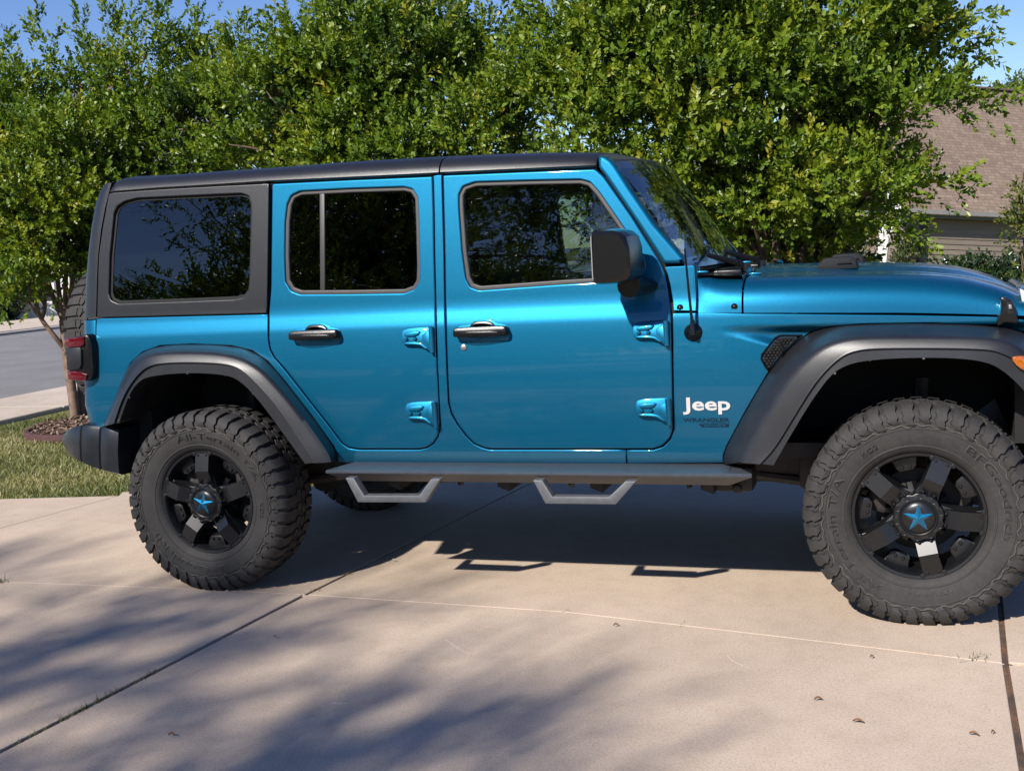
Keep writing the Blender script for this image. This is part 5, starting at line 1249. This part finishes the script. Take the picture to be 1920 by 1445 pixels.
# ------------------------------------------------------------------ across the street
def far_house(label, base, w_, d_, h_, rot, wall, roofm, cat='house'):
    M = Matrix.Translation(base) @ Matrix.Rotation(rot, 4, 'Z'); Hh = local_empty('white_house', M, label, cat)
    MB().box((0, 0, h_/2), (w_, d_, h_)).build('wall', wall, Hh)
    m = MB(); o_ = .5; m.add([(-w_/2-o_, -d_/2-o_, h_-.1), (w_/2+o_, -d_/2-o_, h_-.1), (w_/2+o_, d_/2+o_, h_-.1), (-w_/2-o_, d_/2+o_, h_-.1), (-w_/2-o_, 0, h_+d_*.36), (w_/2+o_, 0, h_+d_*.36)], [(0, 1, 5, 4), (2, 3, 4, 5), (0, 4, 3), (1, 2, 5), (0, 3, 2, 1)]); m.build('roof', roofm, Hh, 0)
    for k in range(4):
        for z in (1.5, 4.2):
            if z < h_-1:
                f = MB().box((-w_/2+w_*(k+.5)/4, -d_/2-.03, z), (1.2, .08, 1.5)).build('window', M_white, Hh); MB().box((-w_/2+w_*(k+.5)/4, -d_/2-.075, z), (1.0, .02, 1.3)).build('pane', M_interior, f)
    return Hh
M_wsid = siding_mat('white_siding', (.66, .66, .66)); M_groof = simple('grey_blue_shingle', (.12, .125, .14), .9, var=.25, vs=3)
hp_ = atD(250, 520, 44); far_house('white two-storey house glimpsed through the leaves left of the roof', (hp_[0], hp_[1], -.3), 6.5, 8, 5.2, .45, M_wsid, M_groof)
hq = atD(1420, 470, 48); far_house('pale house glimpsed through the leaves behind the bonnet', (hq[0]-1, hq[1], -2.2), 10, 8, 4.2, .3, M_wsid, M_groof)
for k, (px, D, w_, lb) in enumerate(((5, 40, 1.7, 'dark clipped bush across the street at the left edge'), (62, 42, 1.6, 'dark bush across the street beside the left tree stems'), (118, 43, 1.7, 'dark bush across the street behind the left tree stems'))):
    c = atD(px, 538, D); bush('street_shrub', lb, 'shrub', [(c+np.array((rb.uniform(-.8, .8), rb.uniform(-.8, .8), rb.uniform(-.3, .5))), w_*.7, 1.0) for _ in range(6)], 150, M_shrub, (c[0], c[1], 0), 3.5, .04, 'bushes across the street')
for k, (px, D, r, lb) in enumerate(((-60, 62, 5, 'large dark tree far across the street at the left edge'), (80, 66, 5.5, 'dark tree across the street behind the leftmost stems'), (190, 60, 4.0, 'dark tree across the street hidden by the tail of the vehicle'), (1260, 60, 5.0, 'dark tree far behind the windscreen'), (1560, 58, 3.2, 'dark tree far behind the right tree stems'))):
    c = atD(px, 500, D); bl = [(np.array((c[0]+rb.uniform(-.7, .7)*r, c[1]+rb.uniform(-.5, .5)*r, r*.55+rb.uniform(-.3, .3)*r-(2 if px > 1000 else 0))), r*rb.uniform(.35, .5), 1.0) for _ in range(8)]
    tree(lb, (c[0], c[1], 0), [([np.array((c[0], c[1], -1)), np.array((c[0], c[1], r*.3)), np.array((c[0], c[1], r*.6))], .2, .06)], bl, 80, 60+k, name='shade_tree', mat=M_shrub, tm=TMD, branch=6, group='trees beyond the gardens')
# ------------------------------------------------------------------ small things on the driveway
M_dead = simple('dry_brown_leaf', (.17, .085, .045), .8, var=.4, vs=80)
def fallen(px, py, L, rot, label, mat=M_dead):
    L *= .78; c = atZ(px, py); m = MB(); q = []
    for i in range(6):
        t = i/5; wv = math.sin(PI*min(1, t*.95+.03))*.22*L; x = (t-.5)*L; z = .004+.006*math.sin(PI*t)
        q.append([(x, -wv, z+.004), (x, 0, z), (x, wv, z+.005)])
    m.grid(q); o = m.build('fallen_leaf', mat, None, 60); o.location = (c[0], c[1], .001); o.rotation_euler = (0, 0, rot); lay(o, None, label, 'leaf', 'dry leaves on the driveway')
fallen(1155, 1175, .028, .6, 'small brown leaf just below the long joint under the front door')
fallen(1534, 1314, .032, .3, 'curled brown leaf midway between the front tyre and the bottom edge')
fallen(1609, 1356, .040, -.1, 'largest curled brown leaf, below the front tyre near the bottom edge')
fallen(1826, 1380, .034, -.3, 'dark leaf beside the wide joint at the lower right, left of the crumb')
fallen(1862, 1377, .020, .9, 'dark crumb-like leaf nearest the wide joint at the lower right')
fallen(1635, 1235, .022, .8, 'tiny brown leaf on the concrete directly below the front tyre')
fallen(322, 1381, .030, .2, 'dark leaf in the shade at the lower left, right of the long joint')
fallen(515, 1197, .024, -.6, 'thin dark leaf in the shade right of the joint below the rear wheel')
fallen(738, 1053, .022, .2, 'pale leaf in the vehicle shade behind the rear wheel', simple('pale_leaf', (.4, .36, .3), .8))
M_weed = leafmat('weed_blade', [(0, (.04, .07, .015)), (.6, (.10, .12, .03)), (1, (.30, .14, .07))], .2, .6)
def weed(px, py, n, r, h_, label, red=.3, along=None):
    c = atZ(px, py); V = []; Q = []; T = []
    for i in range(n):
        a = RNG.uniform(0, 2*PI); L = h_*RNG.uniform(.5, 1.2); ox, oy = (RNG.normal(0, r*.25), RNG.normal(0, r*.25))
        if along is not None: t = RNG.uniform(-.5, .5)*along; d_ = np.array(J1n)-np.array(A2); d_ /= np.linalg.norm(d_); ox, oy = d_[0]*t+RNG.normal(0, .006), d_[1]*t+RNG.normal(0, .006)
        b = np.array((ox, oy, -.01)); s_ = np.array((-math.sin(a), math.cos(a), 0))*.0022; tip = b+np.array((math.cos(a)*L*.7, math.sin(a)*L*.7, L)); k = len(V)
        V += [b-s_, b+s_, tip]; Q += [(k, k+1, k+2)]; T += [RNG.uniform(0, .6)+red*.4]*3
    o = np_mesh('weed_tuft', np.array(V), np.array(Q), np.array(T), M_weed); o.location = (c[0], c[1], 0); lay(o, None, label, 'weed', 'weeds in the driveway joints')
weed(1832, 1234, 26, .10, .030, 'green weed in the long joint just left of the wide joint', .1)
weed(1278, 1171, 12, .05, .020, 'small weed in the long joint left of the front tyre', .2)
weed(1060, 1146, 8, .03, .020, 'tiny dark weed in the long joint below the front door', .3)
weed(2, 1091, 40, .08, .045, 'grass tuft in the joint at the left edge of the picture', .0)
weed(195, 1309, 90, .3, .030, 'reddish weeds along the slanted joint at the lower left', .95, .55)
weed(120, 1347, 60, .3, .026, 'greenish weeds further down the slanted joint at the lower left', .1, .4)
weed(590, 1106, 40, .10, .022, 'dry weeds where the two joints meet behind the rear wheel', .9)
weed(650, 1078, 16, .05, .03, 'reddish weed in the shaded joint right of the rear tyre', .9)

# pale scrape marks in the concrete surface
m = MB()
for pts, w_ in ((((833, 1196), (846, 1206), (862, 1217), (881, 1226)), .004), (((1363, 1228), (1374, 1239), (1390, 1247), (1407, 1253)), .004), (((622, 1316), (636, 1319), (652, 1318)), .010), (((905, 1173), (925, 1176), (938, 1178)), .003), (((968, 1334), (980, 1336), (990, 1333)), .004)):
    rows = []
    p = [np.array(atZ(x, y)) for x, y in chaikin(list(pts), 2, False)]
    for i, q in enumerate(p):
        d = p[min(i+1, len(p)-1)]-p[max(i-1, 0)]; d /= np.linalg.norm(d); nn = np.array((-d[1], d[0], 0))*w_*math.sin(PI*(i+.6)/(len(p)+.2)); rows.append([tuple(q+nn+(0, 0, .0008)), tuple(q-nn+(0, 0, .0008))])
    m.grid(rows)
struct(m.build('driveway_scrapes', concrete_mat('scraped_concrete', (.60, .50, .40)), None, 0))
